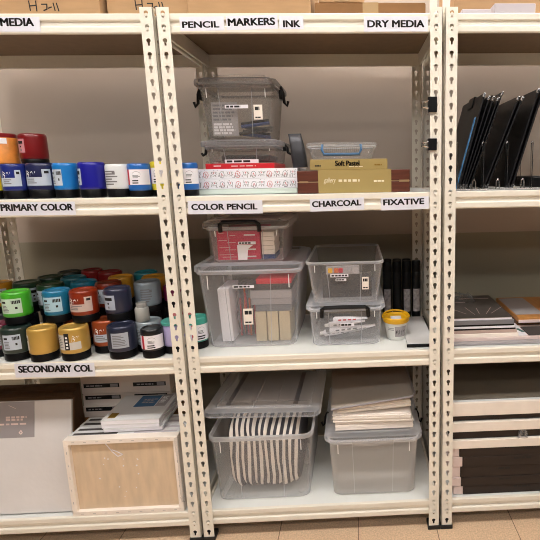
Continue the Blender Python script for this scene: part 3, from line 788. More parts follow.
# --- two bins at right on the same shelf
t = thing('storage_bin', 'clear bin of white paint tubes with black handle, below the open bin', 'bin', (.530, .275, z3))
bin_tub(t, .250, .390, .262, .405, .146, 'clear', .007, .012, .024)
bin_lid(t, .290, .42, .020, .140, 'clearlid', .03)
front_handle(t, -.085, .082, .153, -.217, .038)
sticker(t, -.02, .03, .075, .088, -.203, 'label')
zb = z3 + .009
for k, (x0, z0, x1, z1, y, nm) in enumerate(((.455, .030, .620, .046, .098, 'lowest'), (.450, .048, .600, .062, .108, 'long middle'), (.470, .066, .610, .070, .118, 'uppermost'), (.430, .012, .560, .020, .128, 'bottom left'), (.520, .014, .640, .034, .142, 'bottom right'))):
    L = x1 - x0; t2 = thing('paint_tube', nm + ' white paint tube lying in the bin below the open bin', 'paint tube', ((x0 + x1) / 2, y, zb + (z0 + z1) / 2 + .012), 0, 'white paint tubes', (0, -math.atan2(z1 - z0, L), 0))
    b = NB()
    loft(b, [[(xx, r * 1.0 * cos(a), max(.0006, f_) * r2 * sin(a)) for a in [2 * pi * q / 14 for q in range(14)]] for xx, r, r2, f_ in ((-L / 2 + .012, .007, .007, 1), (-L / 2 + .018, .0115, .0115, 1), (0, .012, .0105, 1), (L / 2, .013, .001, 1))], 0, True, True)
    build('tube_body', b, 'paper', t2, True)
    b = NB()
    loft(b, [[(xx, r * cos(a), r * sin(a)) for a in [2 * pi * q / 10 for q in range(10)]] for xx, r in ((-L / 2, .0058), (-L / 2 + .012, .0068))], 0, True, True)
    build('cap', b, 'white' if k % 2 else 'greyprint', t2, True)
    b = NB()
    for i in range(4): box(b, -L * .28 + i * L * .13, -L * .20 + i * L * .13, -.0126, -.0118, -.002, .003)
    build('print', b, 'greyprint' if k != 2 else 'redprint', t2)
t2 = thing('paint_bag', 'crumpled clear packet at the left inside the tube bin', 'bag', (.455, .17, zb))
b = NB(); loft(b, [[(x * s + .006 * sin(k * 3 + i * 1.7), y * s, .004 + .018 * k) for i, (x, y) in enumerate(rrect(.07, .09, .02))] for k, s in enumerate((.8, 1.05, .9, 1.0, .5))], 0, True, True); build('film', b, 'film', t2)

t = thing('storage_bin', 'open clear bin stacked on the paint tube bin', 'bin', (.532, .274, z3 + .1610))
bin_tub(t, .236, .385, .268, .412, .156, 'clear', .006, .010, .024, feet=False)
sticker(t, -.052, .012, .100, .111, -.2065, 'label'); sticker(t, -.034, .004, .085, .094, -.2045, 'label')
sticker(t, .060, .084, .052, .098, -.2045, 'tag')
b = NB(); box(b, -.06, .055, -.003, .003, 0, .024, 0, .001)
zb = z3 + .1610 + .009
plain('marker_pack', 'flat pack of coloured markers at the front of the open bin', 'markers', 'palegrey', .462, .584, .100, .125, zb + .094, zb + .122, .002)
b = NB()
for k, c in enumerate(('orange', 'redprint', 'yellow', 'redprint', 'navyprint', 'greyprint')):
    pass
b.free()
plain('sketch_pad', 'brown sketch pad standing in the front of the open bin', 'pad', 'darkgrey', .446, .628, .128, .150, zb, zb + .093, .002)
for k, (x, c) in enumerate(((.478, 'yellow'), (.500, 'orange'), (.516, 'redprint'), (.548, 'palegrey'))):
    plain('marker_pen', ('yellow', 'orange', 'red', 'grey')[k] + ' marker seen through the front of the open bin', 'marker', c, x - .008, x + .008, .0925, .0995, zb + .100, zb + .118, .003, 'markers in the open bin')
plain('sketch_pad', 'thin dark pad lying deeper inside the open bin', 'pad', 'magcover', .450, .616, .17, .44, zb, zb + .030, .002)

# --- spray cans
def spray_can(x, y, label, prt=True):
    t = thing('spray_can', label, 'spray can', (x, y, z3), 0, 'black spray cans')
    R = .0195
    b = NB(); lathe(b, [(R * .94, 0), (R, .003), (R, .196), (R * .96, .201), (R * .86, .204)], 28); build('can_body', b, 'canblack', t, True)
    b = NB(); lathe(b, [(R * .97, .204), (R * .99, .208), (R * .97, .247), (R * .9, .251), (R * .5, .252)], 28); build('cap', b, 'cap', t, True)
    if prt:
        b = NB(); n = 8
        for i in range(n):
            p, q = -.8 + 1.6 * i / n, -.8 + 1.6 * (i + 1) / n
            quad(b, [((R + .0004) * sin(p), -(R + .0004) * cos(p), .03), ((R + .0004) * sin(q), -(R + .0004) * cos(q), .03), ((R + .0004) * sin(q), -(R + .0004) * cos(q), .13), ((R + .0004) * sin(p), -(R + .0004) * cos(p), .13)])
        build('print', b, 'canprint', t)
for k, (x, y, l) in enumerate(((.704, .405, 'leftmost front'), (.746, .402, 'second front'), (.788, .400, 'third front'), (.829, .402, 'rightmost front'))):
    spray_can(x, y, l + ' black spray can behind the yellow lidded bucket', k != 1)
for k, (x, y, l) in enumerate(((.708, .449, 'leftmost back row'), (.750, .447, 'middle back row'), (.792, .446, 'rightmost back row'))):
    spray_can(x, y, l + ' black spray can near the wall', False)
plain('flat_box', 'orange dot print disc on second can', 'box', 'orange', .7565, .7715, .3795, .3815, z3 + .14, z3 + .155, .001) if False else None

# --- bucket
t = thing('paint_bucket', 'small white bucket with yellow lid on the middle shelf', 'bucket', (.720, .150, z3))
b = NB(); lathe(b, [(.034, 0), (.036, .002), (.0465, .074), (.046, .076)], 40); build('bucket_body', b, 'tub', t, True)
b = NB(); lathe(b, [(.048, .066), (.0505, .070), (.0505, .084), (.048, .087), (.044, .086), (.042, .082), (.01, .082)], 40); build('lid', b, 'yellow', t, True)
b = NB(); tube(b, [(.051 * cos(a), .051 * sin(a) * 1.0 + .010, .080 + .010 * max(0, sin(a))) for a in [radians(-8 + 196 * k / 16) for k in range(17)]], .004, 8); build('handle', b, 'yellow', t, True)
b = NB(); box(b, -.022, .018, -.030, .006, .083, .0838); build('lid_sticker', b, 'paper', t)
b = NB(); n = 14
for i in range(n):
    p, q = -.2 + 1.1 * i / n, -.2 + 1.1 * (i + 1) / n
    def g(a, v): r = .036 + (.0465 - .036) * (v - .002) / .072 + .0005; return (r * sin(a), -r * cos(a), v)
    quad(b, [g(p, .014), g(q, .014), g(q, .056), g(p, .056)], 0)
    if i % 3: quad(b, [g(p, .022 + .004 * (i % 4)), g(q, .022 + .004 * (i % 4)), g(q, .034 + .004 * (i % 3)), g(p, .034 + .004 * (i % 3))], 1)
for v in (.04, .046): 
    for i in range(6): 
        p = -.85 + .1 * i; quad(b, [g(p, v), g(p + .07, v), g(p + .07, v + .003), g(p, v + .003)], 2)
build('label', b, ['palegrey', 'darkgrey', 'greyprint'], t)
# --- pale board in black frame
t = thing('framed_board', 'pale board with black edging lying beside the bucket', 'board', (.805, .21, z3))
b = NB(); box(b, -.052, .048, -.168, .168, 0, .008); build('panel', b, 'canvas', t)
b = NB(); box(b, -.056, .052, -.174, -.168, 0, .011, 0, .001); box(b, .048, .053, -.168, .168, 0, .012); build('edging', b, 'black', t)

# --- middle unit, upper shelf
plain('glass_plate', 'pale greenish glass plate under the patterned white boxes', 'plate', pmat('pale_glass', 0xCFDAD2, .15), .024, .374, .092, .40, z2, z2 + .018, .002)
def flower_box(z, label):
    x0, x1, y0, y1, h = .018, .376, .100, .40, .034
    t = thing('patterned_box', label, 'box', ((x0 + x1) / 2, y0, z), 0, 'patterned white boxes')
    w = (x1 - x0) / 2
    b = NB(); box(b, -w, w, 0, y1 - y0, 0, h, 0, .002); build('box_body', b, 'paper', t)
    b = NB()
    rr = random.Random(int(z * 1000))
    f = lambda u, v: (u, -.0006, v)
    for k in range(13):
        cx = -w + .016 + k * .0272; cz = h * (.5 + .08 * (-1) ** k)
        mi = 0 if k % 4 == 1 else 1
        if k % 2:
            ribbon(b, [(cx + .0085 * cos(radians(a)), cz + .011 * sin(radians(a))) for a in range(0, 361, 40)], .0015, f, mi)
            ribbon(b, [(cx - .003, cz - .005), (cx, cz + .005), (cx + .003, cz - .005)], .0014, f, 0)
        else:
            for d in (-.007, .0, .007): ribbon(b, [(cx + d - .002, cz + .005), (cx + d, cz - .002), (cx + d + .002, cz + .004)], .0014, f, 1 if d else 0)
            ribbon(b, [(cx - .009, cz - .007), (cx - .003, cz - .004), (cx + .003, cz - .008), (cx + .009, cz - .004)], .0012, f, 1)
        for q in range(3): plate(b, cx - .012 + .008 * q, cx - .009 + .008 * q, h * rr.uniform(.08, .3), h * rr.uniform(.32, .4), -.0003, 2, .0003)
    for q in range(70):
        px, pz = rr.uniform(-w + .004, w - .006), rr.uniform(.002, h - .004); plate(b, px, px + rr.uniform(.001, .004), pz, pz + rr.uniform(.0008, .0022), -.0003, rr.choice((1, 1, 2, 3)), .0003)
    build('print', b, ['redprint', 'greyprint', 'palegrey', 'wooddark'], t)
flower_box(z2 + .0185, 'lower white patterned pencil box above the COLOR PENCIL label')
flower_box(z2 + .053, 'upper white patterned pencil box under the flat red box')
z = z2 + .0875
o = plain('pencil_box', 'flat bright red box on the patterned white boxes', 'box', 'red', .058, .295, .112, .38, z, z + .018, .0015)
b = NB(); plate(b, -.09, -.065, .008, .012, -.1342, 0); text_bars(b, -.03, .09, .007, .011, -.1342, 1, 0, .8, words=5); build('print', b, ['pinkpaper'], o)
z = z + .0183
t = thing('storage_bin', 'shallow grey bin on the red box, below the top bin', 'bin', (.176, .270, z))
bin_tub(t, .236, .235, .250, .250, .062, 'smoke', .006, .01, .02, feet=False)
bin_lid(t, .284, .280, .024, .060, 'smokelid', .03)
side_clip(t, -1, -.140, .048, .035, -.03); side_clip(t, 1, .140, .048, .035, -.03)
sticker(t, -.058, .060, .001, .014, -.128, 'label')
plain('supply_tray', 'dark packet lying inside the shallow grey bin', 'packet', 'darkgrey', .10, .27, .17, .37, z + .0085, z + .03, .004)
z = z + .0845
t = thing('storage_bin', 'topmost grey bin with black side clips, below PENCIL label', 'bin', (.170, .275, z))
bin_tub(t, .218, .230, .252, .255, .186, 'smoke', .008, .012, .022, feet=False)
bin_lid(t, .284, .295, .026, .182, 'smokelid', .03)
side_clip(t, -1, -.143, .150, .07, -.05); side_clip(t, 1, .143, .150, .07, -.05)
sticker(t, -.040, .040, .104, .116, -.1285, 'label')
sticker(t, .058, .088, .066, .116, -.1260, 'tag')
b = NB(); tube(b, [(-.07, -.128, .208), (0, -.130, .210), (.105, -.128, .208)], .006, 8); build('handle', b, 'clear', t, True)
zb = z + .009
b = NB(); box(b, -.045, .045, -.001, .001, 0, .115); text_bars(b, -.04, .04, .05, .11, -.001, 5, 1); text_bars(b, -.04, .04, .004, .045, -.001, 4, 2, .7)
tag(build('paper_sheet', b, ['palegrey', 'greyprint', 'paper'], None, False, (.122, .168, zb + .004)), 'printed grey sheet at the left inside the topmost bin', 'paper')
for k in range(7):
    b = NB(); tube(b, [(-.05, 0, 0), (.05, .0, .012 * (-1) ** k)], .006, 8)
    tag(build('ink_pen', b, ('black', 'navyprint', 'darkgrey')[k % 3], None, True, (.215 + .008 * (k % 3), .19 + .018 * (k % 4), zb + .012 + .0125 * (k // 2))), ('black', 'navy', 'charcoal')[k % 3] + ' pen lying in the topmost bin, ' + ('front', 'second', 'third', 'fourth', 'fifth', 'sixth', 'rear')[k] + ' of the heap', 'pen', 'pens in the topmost bin')
# foil pouch
t = tag(None, '', '') if False else None
b = NB()
loft(b, [[(x * sx + dx, y * sy, zz) for x, y in rrect(.05, .045, .012)] for sx, sy, zz, dx in ((1, 1, 0, .004), (1.04, 1.05, .03, .002), (.98, .9, .08, -.002), (.90, .5, .105, -.006), (.92, .10, .118, -.008))], 0, True, True)
tag(build('foil_pouch', b, 'foil', None, True, (.378, .150, z2 + .0885), (0, radians(-2), 0)), 'crumpled grey foil pouch standing beside the bins', 'pouch')
# wooden box with gold sleeve
t = thing('wooden_box', 'dark red wooden box with gold paper sleeve above CHARCOAL label', 'box', (.572, .050, z2))
b = NB(); box(b, -.192, .192, 0, .26, 0, .0365, 0, .002); build('box_base', b, 'wooddark', t)
b = NB(); box(b, -.192, .192, 0, .26, .039, .076, 0, .002); build('box_lid', b, 'wooddark', t)
b = NB(); box(b, -.190, .190, .002, .258, .0365, .039); build('seam', b, 'brass', t)
b = NB(); box(b, -.185, -.155, -.0008, 0, .035, .041); box(b, .155, .190, -.0008, 0, .034, .041); build('hinge', b, 'brass', t)
b = NB(); box(b, -.121, .128, -.0015, .2615, -.0003, .0778); sl = build('paper_sleeve', b, 'goldcard', t)
lettering('gallery', -.103, -.064, .030, .052, -.0020, 'cleatprint', sl, 0, shear=.2)
b = NB(); text_bars(b, -.052, .052, .036, .046, -.0017, 1, 0, .8, words=7); text_bars(b, .068, .112, .034, .042, -.0017, 1, 0, .7, words=4); build('print', b, 'cleatprint', sl)
# soft pastel box
t = thing('pastel_box', 'gold card box lettered Soft Pastel on the wooden box', 'box', (.556, .070, z2 + .0782))
b = NB(); box(b, -.133, .133, 0, .20, 0, .035, 0, .001); build('box_body', b, 'goldcard', t)
lettering('Soft Pastel', -.046, .036, .013, .030, -.0006, 'ink', t, .06)
b = NB(); text_bars(b, -.116, -.092, .011, .017, -.0003, 1, 0, .8, words=3); text_bars(b, .088, .118, .012, .018, -.0003, 1, 1, .8, words=3); text_bars(b, .0, .05, .008, .011, -.0003, 1, 2, .8); build('print', b, ['ink', 'goldprint', 'cleatprint'], t)
# clear container with blue clips
t = thing('food_container', 'low clear container with blue clip on the gold pastel box', 'container', (.532, .18, z2 + .1135))
bin_tub(t, .215, .13, .232, .15, .048, 'film', .005, .006, .02, ribs=False, feet=False)
bin_lid(t, .248, .165, .014, .046, 'film', .025)
b = NB(); tube(b, [(-.066, -.086, .050), (-.068, -.092, .034), (-.060, -.094, .017), (.060, -.094, .017), (.068, -.092, .034), (.066, -.086, .050)], .0048, 8); box(b, -.064, .064, -.094, -.089, .012, .022, 0, .002); build('clip', b, 'bluecap', t, True)
b = NB()
for k in range(16): box(b, -.055 + .007 * k, -.052 + .007 * k, -.079, -.077, .024, .044)
build('rib', b, 'film', t)

# --- binder clips on the right post
def binder_clip(z, label, h):
    t = thing('binder_clip', label, 'clip', (.8245, .0, z), 0, 'binder clips on the post')
    b = NB(); loft(b, [[(-.004, y0, zz), (-.001, y1, zz), (.022, y1b, zz), (.0225, y1b + .001, zz), (-.001, y1 + .004, zz)] for zz, y0, y1, y1b in ((-h / 2, .003, -.008, -.002), (h / 2, .003, -.008, -.002))], 0, True, True)
    box(b, -.005, .0225, -.0075, -.0022, -h / 2, h / 2, 0, .001)
    box(b, -.006, -.001, -.004, .009, -h / 2, h / 2, 0, .001)
    build('jaw', b, 'black', t)
    for s in (1, -1):
        b = NB(); tube(b, [(.0, -.004 if s > 0 else .006, h * .28), (-.018, -.006 if s > 0 else .010, h * .14), (-.026, -.006 if s > 0 else .012, h * .2), (-.026, -.006 if s > 0 else .012, -h * .2), (-.018, -.006 if s > 0 else .010, -h * .14), (.0, -.004 if s > 0 else .006, -h * .28)], .0016, 6); build('wire_handle', b, 'chrome', t, True)
binder_clip(1.560, 'black binder clip on the right post, upper of two', .048)
binder_clip(1.434, 'black binder clip on the right post, lower of two', .038)

# ------------------------------------------------------------------ right unit, upper shelf: boards in a wire sorter
t = thing('wire_rack', 'bright wire rack holding the black boards upright', 'rack', (0, 0, z2))
b = NB()
for yy in (.044, .405): tube(b, [(.915, yy, .003), (1.36, yy, .003)], .0022, 8)
build('base_wire', b, 'chrome', t, True)
for x in (.925, 1.0145, 1.0975, 1.184, 1.27):
    for y in (.044, .405):
        b = NB(); tube(b, [(x - .003, y, .003), (x - .003, y, .156), (x - .002, y, .161), (x, y, .163), (x + .002, y, .161), (x + .003, y, .156), (x + .003, y, .003)], .0015, 8); build('divider', b, 'chrome', t, True)
for x in (.985, 1.068, 1.155, 1.24):
    b = NB(); tube(b, [(x - .006, .044, .004), (x - .005, .043, .03), (x, .042, .038), (x + .005, .043, .03), (x + .006, .044, .004)], .0022, 8); build('loop', b, 'chrome', t, True)
def art_board(xb, xt, label, th=.004, depth=.32, Hh=.318, y0=.056, mat='boardblack', tips=True, clip=False):
    ang = math.atan2(xt - xb, Hh)
    t = thing('black_board', label, 'board', (xb, y0, z2 + .0065), 0, 'black boards in the wire rack', (0, ang, 0))
    L = math.hypot(xt - xb, Hh)
    b = NB(); box(b, -th / 2, th / 2, 0, depth, 0, L, 0, .0012); build('panel', b, mat, t)
    if tips:
        for zz in (0, L - .014):
            b = NB(); box(b, -th / 2 - .0012, th / 2 + .0012, -.0012, .012, zz, zz + .014, 0, .0008); build('corner_tip', b, 'chrome', t)
    if clip:
        b = NB(); box(b, -th / 2 - .0045, th / 2 + .002, depth * .38, depth * .62, L - .035, L + .006, 0, .003); build('clip', b, 'black', t)
    return t
art_board(.936, 1.020, 'first black board from the post, with a clip at its top', .005, clip=True)
art_board(.945, 1.036, 'second black board from the post', .004, Hh=.308)
art_board(.953, 1.051, 'third black board from the post', .004, Hh=.306)
art_board(.961, 1.067, 'fourth black board from the post', .004, Hh=.304)
art_board(.972, 1.082, 'fifth black board from the post, tallest of the first slot', .003, Hh=.322, clip=True)
art_board(1.022, 1.137, 'first black board of the second slot', .005, Hh=.306)
art_board(1.033, 1.151, 'second black board of the second slot', .005, Hh=.304, clip=True)
art_board(1.108, 1.205, 'first black board of the last slot', .006, Hh=.330)
art_board(1.122, 1.221, 'second black board of the last slot', .006, Hh=.328)
# blue sheet leaning against the first board
ang = math.atan2(.084, .318)
b = NB(); box(b, -.0012, .0012, 0, .018, 0, .25)
tag(build('blue_folder', b, 'boardblue', None, False, (.9265, .058, z2 + .0045), (0, ang, 0)), 'thin blue folder edge leaning on the first black board', 'folder')
plain('black_case', 'low black case at the right end of the wire rack', 'case', 'black', 1.190, 1.262, .05, .24, z2 + .0065, z2 + .045, .006)

# ------------------------------------------------------------------ right unit, second shelf: pads and magazines
z = z3
plain('drawing_pad', 'wide pale grey pad at the very bottom of the pad stack', 'pad', 'palegrey', .905, 1.62, .035, .44, z, z + .010, .001)
plain('drawing_pad', 'pinkish white pad second from the bottom of the stack', 'pad', 'pinkpaper', .905, 1.46, .050, .44, z + .0105, z + .022, .001)
z = z3 + .0225
plain('drawing_pad', 'pale pad with cream edges under the dusty pink pad', 'pad', 'sheets', .912, 1.165, .055, .40, z, z + .013, .001, 'pads under the magazines')
plain('drawing_pad', 'dusty pink edged pad above the cream pad', 'pad', pmat('dusty_pink', 0xB8A29A, .6), .912, 1.160, .060, .40, z + .0133, z + .026, .001, 'pads under the magazines')
plain('magazine', 'thin black magazine directly above the dusty pink pad', 'magazine', 'black', .912, 1.155, .060, .38, z + .0263, z + .032, .001, 'magazines on the pad stack')
plain('magazine', 'white edged magazine between two black ones', 'magazine', 'paper', .912, 1.152, .060, .38, z + .0323, z + .040, .001, 'magazines on the pad stack')
plain('magazine', 'black magazine just below the grey topmost magazines', 'magazine', 'black', .912, 1.150, .062, .38, z + .0403, z + .047, .001, 'magazines on the pad stack')
t = plain('magazine', 'grey magazine with white pages under the pictured one', 'magazine', 'greyprint', .912, 1.148, .058, .38, z + .0473, z + .064, .001, 'magazines on the pad stack')
t = thing('magazine', 'topmost magazine with dark photo cover of white sticks', 'magazine', (.912, .062, z + .0643), 0, 'magazines on the pad stack')
b = NB(); box(b, 0, .228, 0, .31, 0, .008); build('pages', b, 'paper', t)
b = NB(); box(b, -.001, .230, -.001, .311, .008, .0088); cv = build('cover', b, 'magcover', t)
f = lambda u, v: (u, v, .0093)
for x, y, a, L in ((.07, .05, 2.0, .10), (.10, .04, 1.7, .12), (.12, .05, 1.5, .09), (.145, .045, 1.2, .11), (.165, .05, 1.0, .12), (.05, .09, 2.3, .08)):
    b = NB(); ribbon(b, [(x, y), (x + L * cos(a), y + L * sin(a) * .8)], .0022, f, 0); build('pictured_stick', b, 'pinkpaper', cv)
b = NB(); ribbon(b, [(.02, .20), (.06, .215), (.10, .205)], .006, f, 0); build('cover_print', b, 'pinkpaper', cv)
b = NB(); ribbon(b, [(.09, .26), (.15, .265), (.21, .26)], .008, f, 0); build('cover_print', b, 'pinkpaper', cv)
b = NB()
loft(b, [[(x + .01 * sin(i * 1.3), y + .008 * sin(i * 2.1), k * .012 + .004 * sin(i * 1.9)) for i, (x, y) in enumerate(rrect(.14 - .03 * k, .10 - .02 * k, .03))] for k in range(3)], 0, True, True)
tag(build('plastic_bag', b, 'film', None, True, (.99, .310, z + .0743)), 'crumpled clear plastic bag on the back of the magazines', 'bag')
z = z3 + .0225
t = thing('wooden_board', 'orange brown wooden board at the right end of the pad shelf', 'board', (1.20, .060, z))
b = NB(); box(b, .0, .34, .10, .40, .018, .036, 0, .002); build('panel', b, 'orangewood', t)
b = NB(); box(b, .0, .34, .094, .10, .017, .028, 0, .001); build('front_edge', b, 'pinkpaper', t)
b = NB(); box(b, .0, .34, .12, .40, 0, .018); build('batten', b, 'wood', t)
plain('paper_sheet', 'pale grey paper lying on the wooden board', 'paper', 'palegrey', 1.205, 1.315, .20, .44, z + .0363, z + .0373, .0)
plain('cutting_mat', 'dark sheet in front of the wooden board', 'mat', 'darkgrey', 1.205, 1.50, .058, .150, z, z + .004, .001)
plain('paper_card', 'white card with green print beside the dark sheet', 'card', 'paper', 1.170, 1.200, .060, .20, z, z + .003, .0)
b = NB(); box(b, -.006, .006, -.02, .02, 0, .001); tag(build('paper_tag', b, pmat('teal_print', 0x3E6E68, .5), None, False, (1.190, .11, z + .0033), (0, 0, .3)), 'small teal tag on the white card', 'tag')

# ------------------------------------------------------------------ right unit, lowest shelf: stacked canvases
z = z4
def stacked(name, label, mat, x0, x1, y0, y1, z0, z1, group, cat='canvas'):
    t = thing(name, label, cat, (x0, y0, z0), 0, group)
    b = NB(); box(b, 0, x1 - x0, 0, y1 - y0, 0, z1 - z0, 0, .003); build('canvas_body', b, mat, t)
    return t
rows = [(0, .036), (.0365, .073), (.0735, .118), (.1185, .160), (.1605, .196)]
offs = [.958, .949, .946, .954, .941]; ends = [1.60] * 5
word = ['lowest', 'second lowest', 'third', 'fourth', 'topmost']
for (a, c), x, w in zip(rows, offs, word):
    t = thing('boxed_canvas', w + ' dark brown boxed canvas in the lower stack', 'canvas', (x, .025 + random.uniform(0, .004), z + a), 0, 'dark boxed canvases')
    b = NB(); box(b, .004, 1.60 - x, 0, .40, 0, c - a, 0, .002); build('canvas_body', b, 'darkwrap', t)
    b = NB(); box(b, -.034, .0035, .002, .40, 0.001, c - a - .001, 0, .002); build('end_cap', b, 'pinkpaper', t)
    b = NB(); text_bars(b, .10 + .05 * (len(w) % 4), .17 + .05 * (len(w) % 4), (c - a) * .6, (c - a) * .85, -.0003, 1, 0, .8); build('print', b, 'ink', t)
zr = z + .1965
GC = 'cream edged canvases on the lowest shelf'
def edged(label, z0, z1, y0):
    t = thing('stretched_canvas', label, 'canvas', (.905, y0, z0), 0, GC)
    b = NB(); box(b, 0, .72, 0, .012, 0, z1 - z0, 0, .002); box(b, 0, .012, .012, .40, 0, z1 - z0, 0, .001); box(b, .708, .72, .012, .40, 0, z1 - z0, 0, .001); box(b, .012, .708, .388, .40, 0, z1 - z0, 0, .001); build('stretcher_edge', b, 'canvasedge', t)
    b = NB(); box(b, .012, .708, .012, .388, z1 - z0 - .004, z1 - z0 - .001); build('canvas_face', b, 'canvas', t)
edged('lowest of three cream edged canvases on the dark canvases', zr, zr + .034, .022)
plain('dark_board', 'dark brown board between the lowest and middle cream canvases', 'board', 'darkwrap', .910, 1.61, .034, .40, zr + .0345, zr + .0695, .002, 'dark boards between canvases')
edged('middle of three cream edged canvases', zr + .070, zr + .108, .020)
plain('dark_board', 'dark brown board between the middle and top cream canvases', 'board', 'darkwrap', .910, 1.61, .034, .40, zr + .1085, zr + .1335, .002, 'dark boards between canvases')
edged('topmost of three cream edged canvases under the grey board', zr + .134, zr + .186, .020)
plain('wrapped_board', 'glossy grey wrapped board lying on top of the cream canvases', 'board', 'glossgrey', .910, 1.61, .045, .40, zr + .1865, zr + .1905, .001)
b = NB()
loft(b, [[(x + .006 * sin(i * 2.7 + k), y * .5, k * .010 + .003 * sin(i * 1.3)) for i, (x, y) in enumerate(rrect(.035 - .006 * k, .02, .006))] for k in range(4)], 0, True, True)
tag(build('plastic_wrap', b, 'film', None, False, (1.185, .026, zr + .0750 - .04)), 'crumpled scrap of clear wrap between the cream canvases', 'wrap')

# ------------------------------------------------------------------ left unit, lowest shelf
z = z4
t = thing('art_canvas', 'large white canvas panel with grey label standing on the lowest shelf', 'canvas', (-.858, .034, z + .0045), 0, None, (radians(-12), 0, 0))
b = NB(); box(b, 0, .352, 0, .008, 0, .412, 0, .001); build('panel_face', b, 'wrap', t)
b = NB(); box(b, 0.002, .355, .008, .020, .002, .414, 0, .001); build('wood_frame', b, 'wood', t)
b = NB(); plate(b, .02, .218, .278, .410, 0, 0); text_bars(b, .115, .208, .340, .358, -.0005, 2, 1, .8, words=5); text_bars(b, .09, .208, .324, .333, -.0005, 1, 1, .7, words=5)
ribbon(b, [(.163, .296), (.169, .304), (.174, .296), (.169, .291), (.163, .296)], .004, lambda u, v: (u, -.0007, v), 1); ribbon(b, [(.125, .398), (.150, .386)], .0015, lambda u, v: (u, -.0007, v), 1)
build('label', b, ['midgrey', 'pinkpaper'], t)
for k in range(3):
    plain('framed_canvas', ('nearest', 'middle', 'rearmost')[k] + ' brown wooden canvas frame behind the large white panel', 'canvas', 'wood', -.850, -.528 - .008 * k, .150 + .032 * k, .180 + .032 * k, z, z + .395 + .012 * k, .002, 'brown frames behind the white panel')

# standing canvases: the front one shows its wooden back
def standing(y0, th, label, front=False, z1=.303, x0=-.488, x1=-.086):
    t = thing('stretched_canvas', label, 'canvas', (x0, y0, z), 0, 'canvases standing behind one another')
    w = x1 - x0; e = .018
    b = NB()
    for bx in ((0, w, 0, e), (0, w, z1 - e, z1)): box(b, bx[0], bx[1], 0, th, bx[2], bx[3], 0, .0015)
    for bx in ((0, e), (w - e, w)): box(b, bx[0], bx[1], 0, th, e, z1 - e, 0, .0015)
    build('stretcher_edge', b, 'canvasedge' if front else 'canvas', t)
    b = NB(); box(b, e, w - e, th * (.45 if front else .2), th * .9, e, z1 - e); build('back_panel', b, 'pine' if front else 'canvas', t)
    if front:
        sp = [(px, px + .010, zz, zz + .0015) for px in [.03 + .042 * k for k in range(9)] for zz in (.008, z1 - .009)]
        sp += [(px, px + .0015, pz, pz + .01) for pz in (.05, .1, .15, .2, .25) for px in (.008, w - .009)]
        for q in sp:
            b = NB(); box(b, q[0], q[1], -.0005, 0, q[2], q[3]); build('staple', b, 'palegrey', t)
        b = NB(); rr = random.Random(3)
        loft(b, [[(x + .004 * sin(i + k), -.001 + .003 * sin(i * 2 + k) - .002, zz + y) for i, (x, y) in enumerate(((w - .006, 0), (w + .004, .0), (w + .004, .002), (w - .006, .002)))] for k, zz in enumerate((.04, .09, .14, .19, .25, .30))], 0, True, True)
        build('wrap_edge', b, 'film', t, True)
        rr = random.Random(5)
        for k in range(14):
            b = NB()
            cx, cz = .17 + rr.uniform(-.07, .08), .06 + rr.uniform(0, .17); s = rr.uniform(.002, .004)
            quad(b, [(cx - s, th * .44, cz), (cx, th * .44, cz - s), (cx + s, th * .44, cz + s * .3), (cx, th * .44, cz + s)]); build('film_spot', b, 'paper', t)
        b = NB(); ribbon(b, [(.135, .285), (.160, .245), (.178, .225), (.196, .232), (.176, .245), (.160, .252)], .004, lambda u, v: (u, th * .43, v))
        build('peeled_film', b, 'paper', t)
    else:
        b = NB(); box(b, .012, .17, th * .12, th * .55, z1, z1 + .0006, 0); box(b, .23, .385, th * .12, th * .5, z1, z1 + .0006, 1); build('edge_label', b, ['darkgrey', 'traygrey'], t)
    return t
standing(.010, .034, 'front standing canvas showing its plywood back and white edges', True)
standing(.0465, .030, 'second standing canvas just behind the plywood backed one', z1=.300)
standing(.0805, .032, 'third standing canvas under the white pads', z1=.298)
standing(.1165, .032, 'fourth standing canvas under the rear of the white pads', z1=.300)
standing(.1525, .032, 'fifth standing canvas, rearmost before the canvas stack', z1=.298)
# white sketch pads lying on them
def white_pad(z0, h, dx, rz, label, cover=False):
    t = thing('sketch_pad', label, 'pad', (-.270 + dx, .160, z0), rz, 'white pads on the standing canvases')
    b = NB(); box(b, -.104, .104, -.104, .104, 0, h, 0, .001); build('pages', b, 'paper', t)
    b = NB(); box(b, -.105, .105, -.105, .105, h, h + .0012); cv = build('cover', b, 'canvas', t)
    if cover:
        b = NB(); box(b, -.090, -.062, -.085, -.048, h + .0012, h + .0016, 0); build('gold_square', b, 'goldprint', cv)
        b = NB(); box(b, -.032, .046, -.005, .085, h + .0012, h + .0016, 0); text_bars(b, -.012, .04, .02, .06, h + .0017, 3, 1, .5, top=True); build('blue_label', b, ['blueprint', 'palegrey'], cv)
        b = NB(); box(b, .050, .088, -.005, .092, h + .0012, h + .0016, 0); text_bars(b, .056, .080, .02, .08, h + .0017, 5, 1, .6, top=True); build('text_panel', b, ['palegrey', 'white'], cv)
    return t
white_pad(z + .3045, .012, .006, .03, 'lowest white pad on the standing canvases')
white_pad(z + .3180, .014, .002, -.01, 'middle white pad on the standing canvases')
white_pad(z + .3335, .015, .0, .01, 'top white pad with blue label and gold square', True)
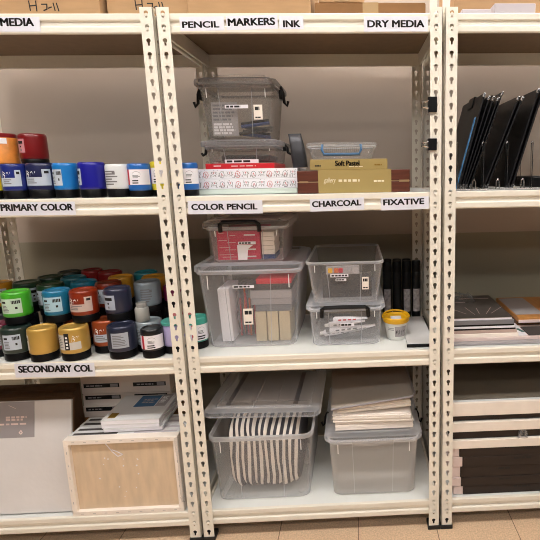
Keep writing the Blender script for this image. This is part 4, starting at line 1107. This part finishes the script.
# stack of boxed canvases at the back
plain('cardboard_box', 'brown carton under the stack of boxed canvases', 'box', 'carddark', -.572, -.21, .248, .46, z, z + .262, .003)
for k in range(4):
    z0 = z + .2625 + .0497 * k
    t = thing('boxed_canvas', ('lowest', 'second lowest', 'third', 'topmost')[k] + ' pale boxed canvas with dark label strips, behind the white pads', 'canvas', (-.548 + .002 * (k % 2), .252 + .002 * (k % 3), z0), 0, 'pale boxed canvases')
    b = NB(); box(b, 0, .352, 0, .20, 0, .049, 0, .002); build('box_body', b, M['palebox'], t)
    b = NB(); plate(b, .010, .150, .026, .043, 0, 0); plate(b, .205, .335, .026, .043, 0, 0)
    text_bars(b, .02, .10, .030, .038, -.0005, 1, 1, .6, words=5); plate(b, .115, .145, .028, .041, -.0005, 2); text_bars(b, .22, .29, .030, .038, -.0005, 1, 1, .6, words=5); plate(b, .30, .33, .028, .041, -.0005, 2)
    build('label_strip', b, ['ink', 'palegrey', 'midgrey'], t)

# ------------------------------------------------------------------ camera
Rm = ((.99869, .01611, -.04865), (-.02432, .98459, -.17316), (.04511, .17411, .98369))
f_px, cx, cy = 471.345, 378.536, 255.495
w = lambda r: Vector((r[0], r[2], -r[1]))
right, down, fwd = w(Rm[0]), w(Rm[1]), w(Rm[2])
cam = bpy.data.cameras.new('camera'); co = bpy.data.objects.new('camera', cam); COL.objects.link(co)
m = Matrix((right, -down, -fwd)).transposed().to_4x4(); m.translation = (.57732, -1.58116, 1.34699)
co.matrix_world = m
cam.sensor_width = 36; cam.lens = 36 * f_px / 540
cam.shift_x = (270 - cx) / 540; cam.shift_y = (cy - 270) / 540
cam.clip_start = .02
SC.camera = co

# ------------------------------------------------------------------ world and view
wd = bpy.data.worlds.new('room_light'); SC.world = wd; wd.use_nodes = True
bg = wd.node_tree.nodes['Background']; bg.inputs['Color'].default_value = lin(0xF4ECE2); bg.inputs['Strength'].default_value = .03
SC.view_settings.view_transform = 'Standard'; SC.view_settings.look = 'None'
SC.view_settings.gamma = 1; SC.view_settings.use_curve_mapping = False
SC.view_settings.exposure = -0.08
SC.cycles.transparent_max_bounces = 32; SC.cycles.max_bounces = 10
SC.cycles.use_denoising = True; SC.cycles.filter_width = 1.0
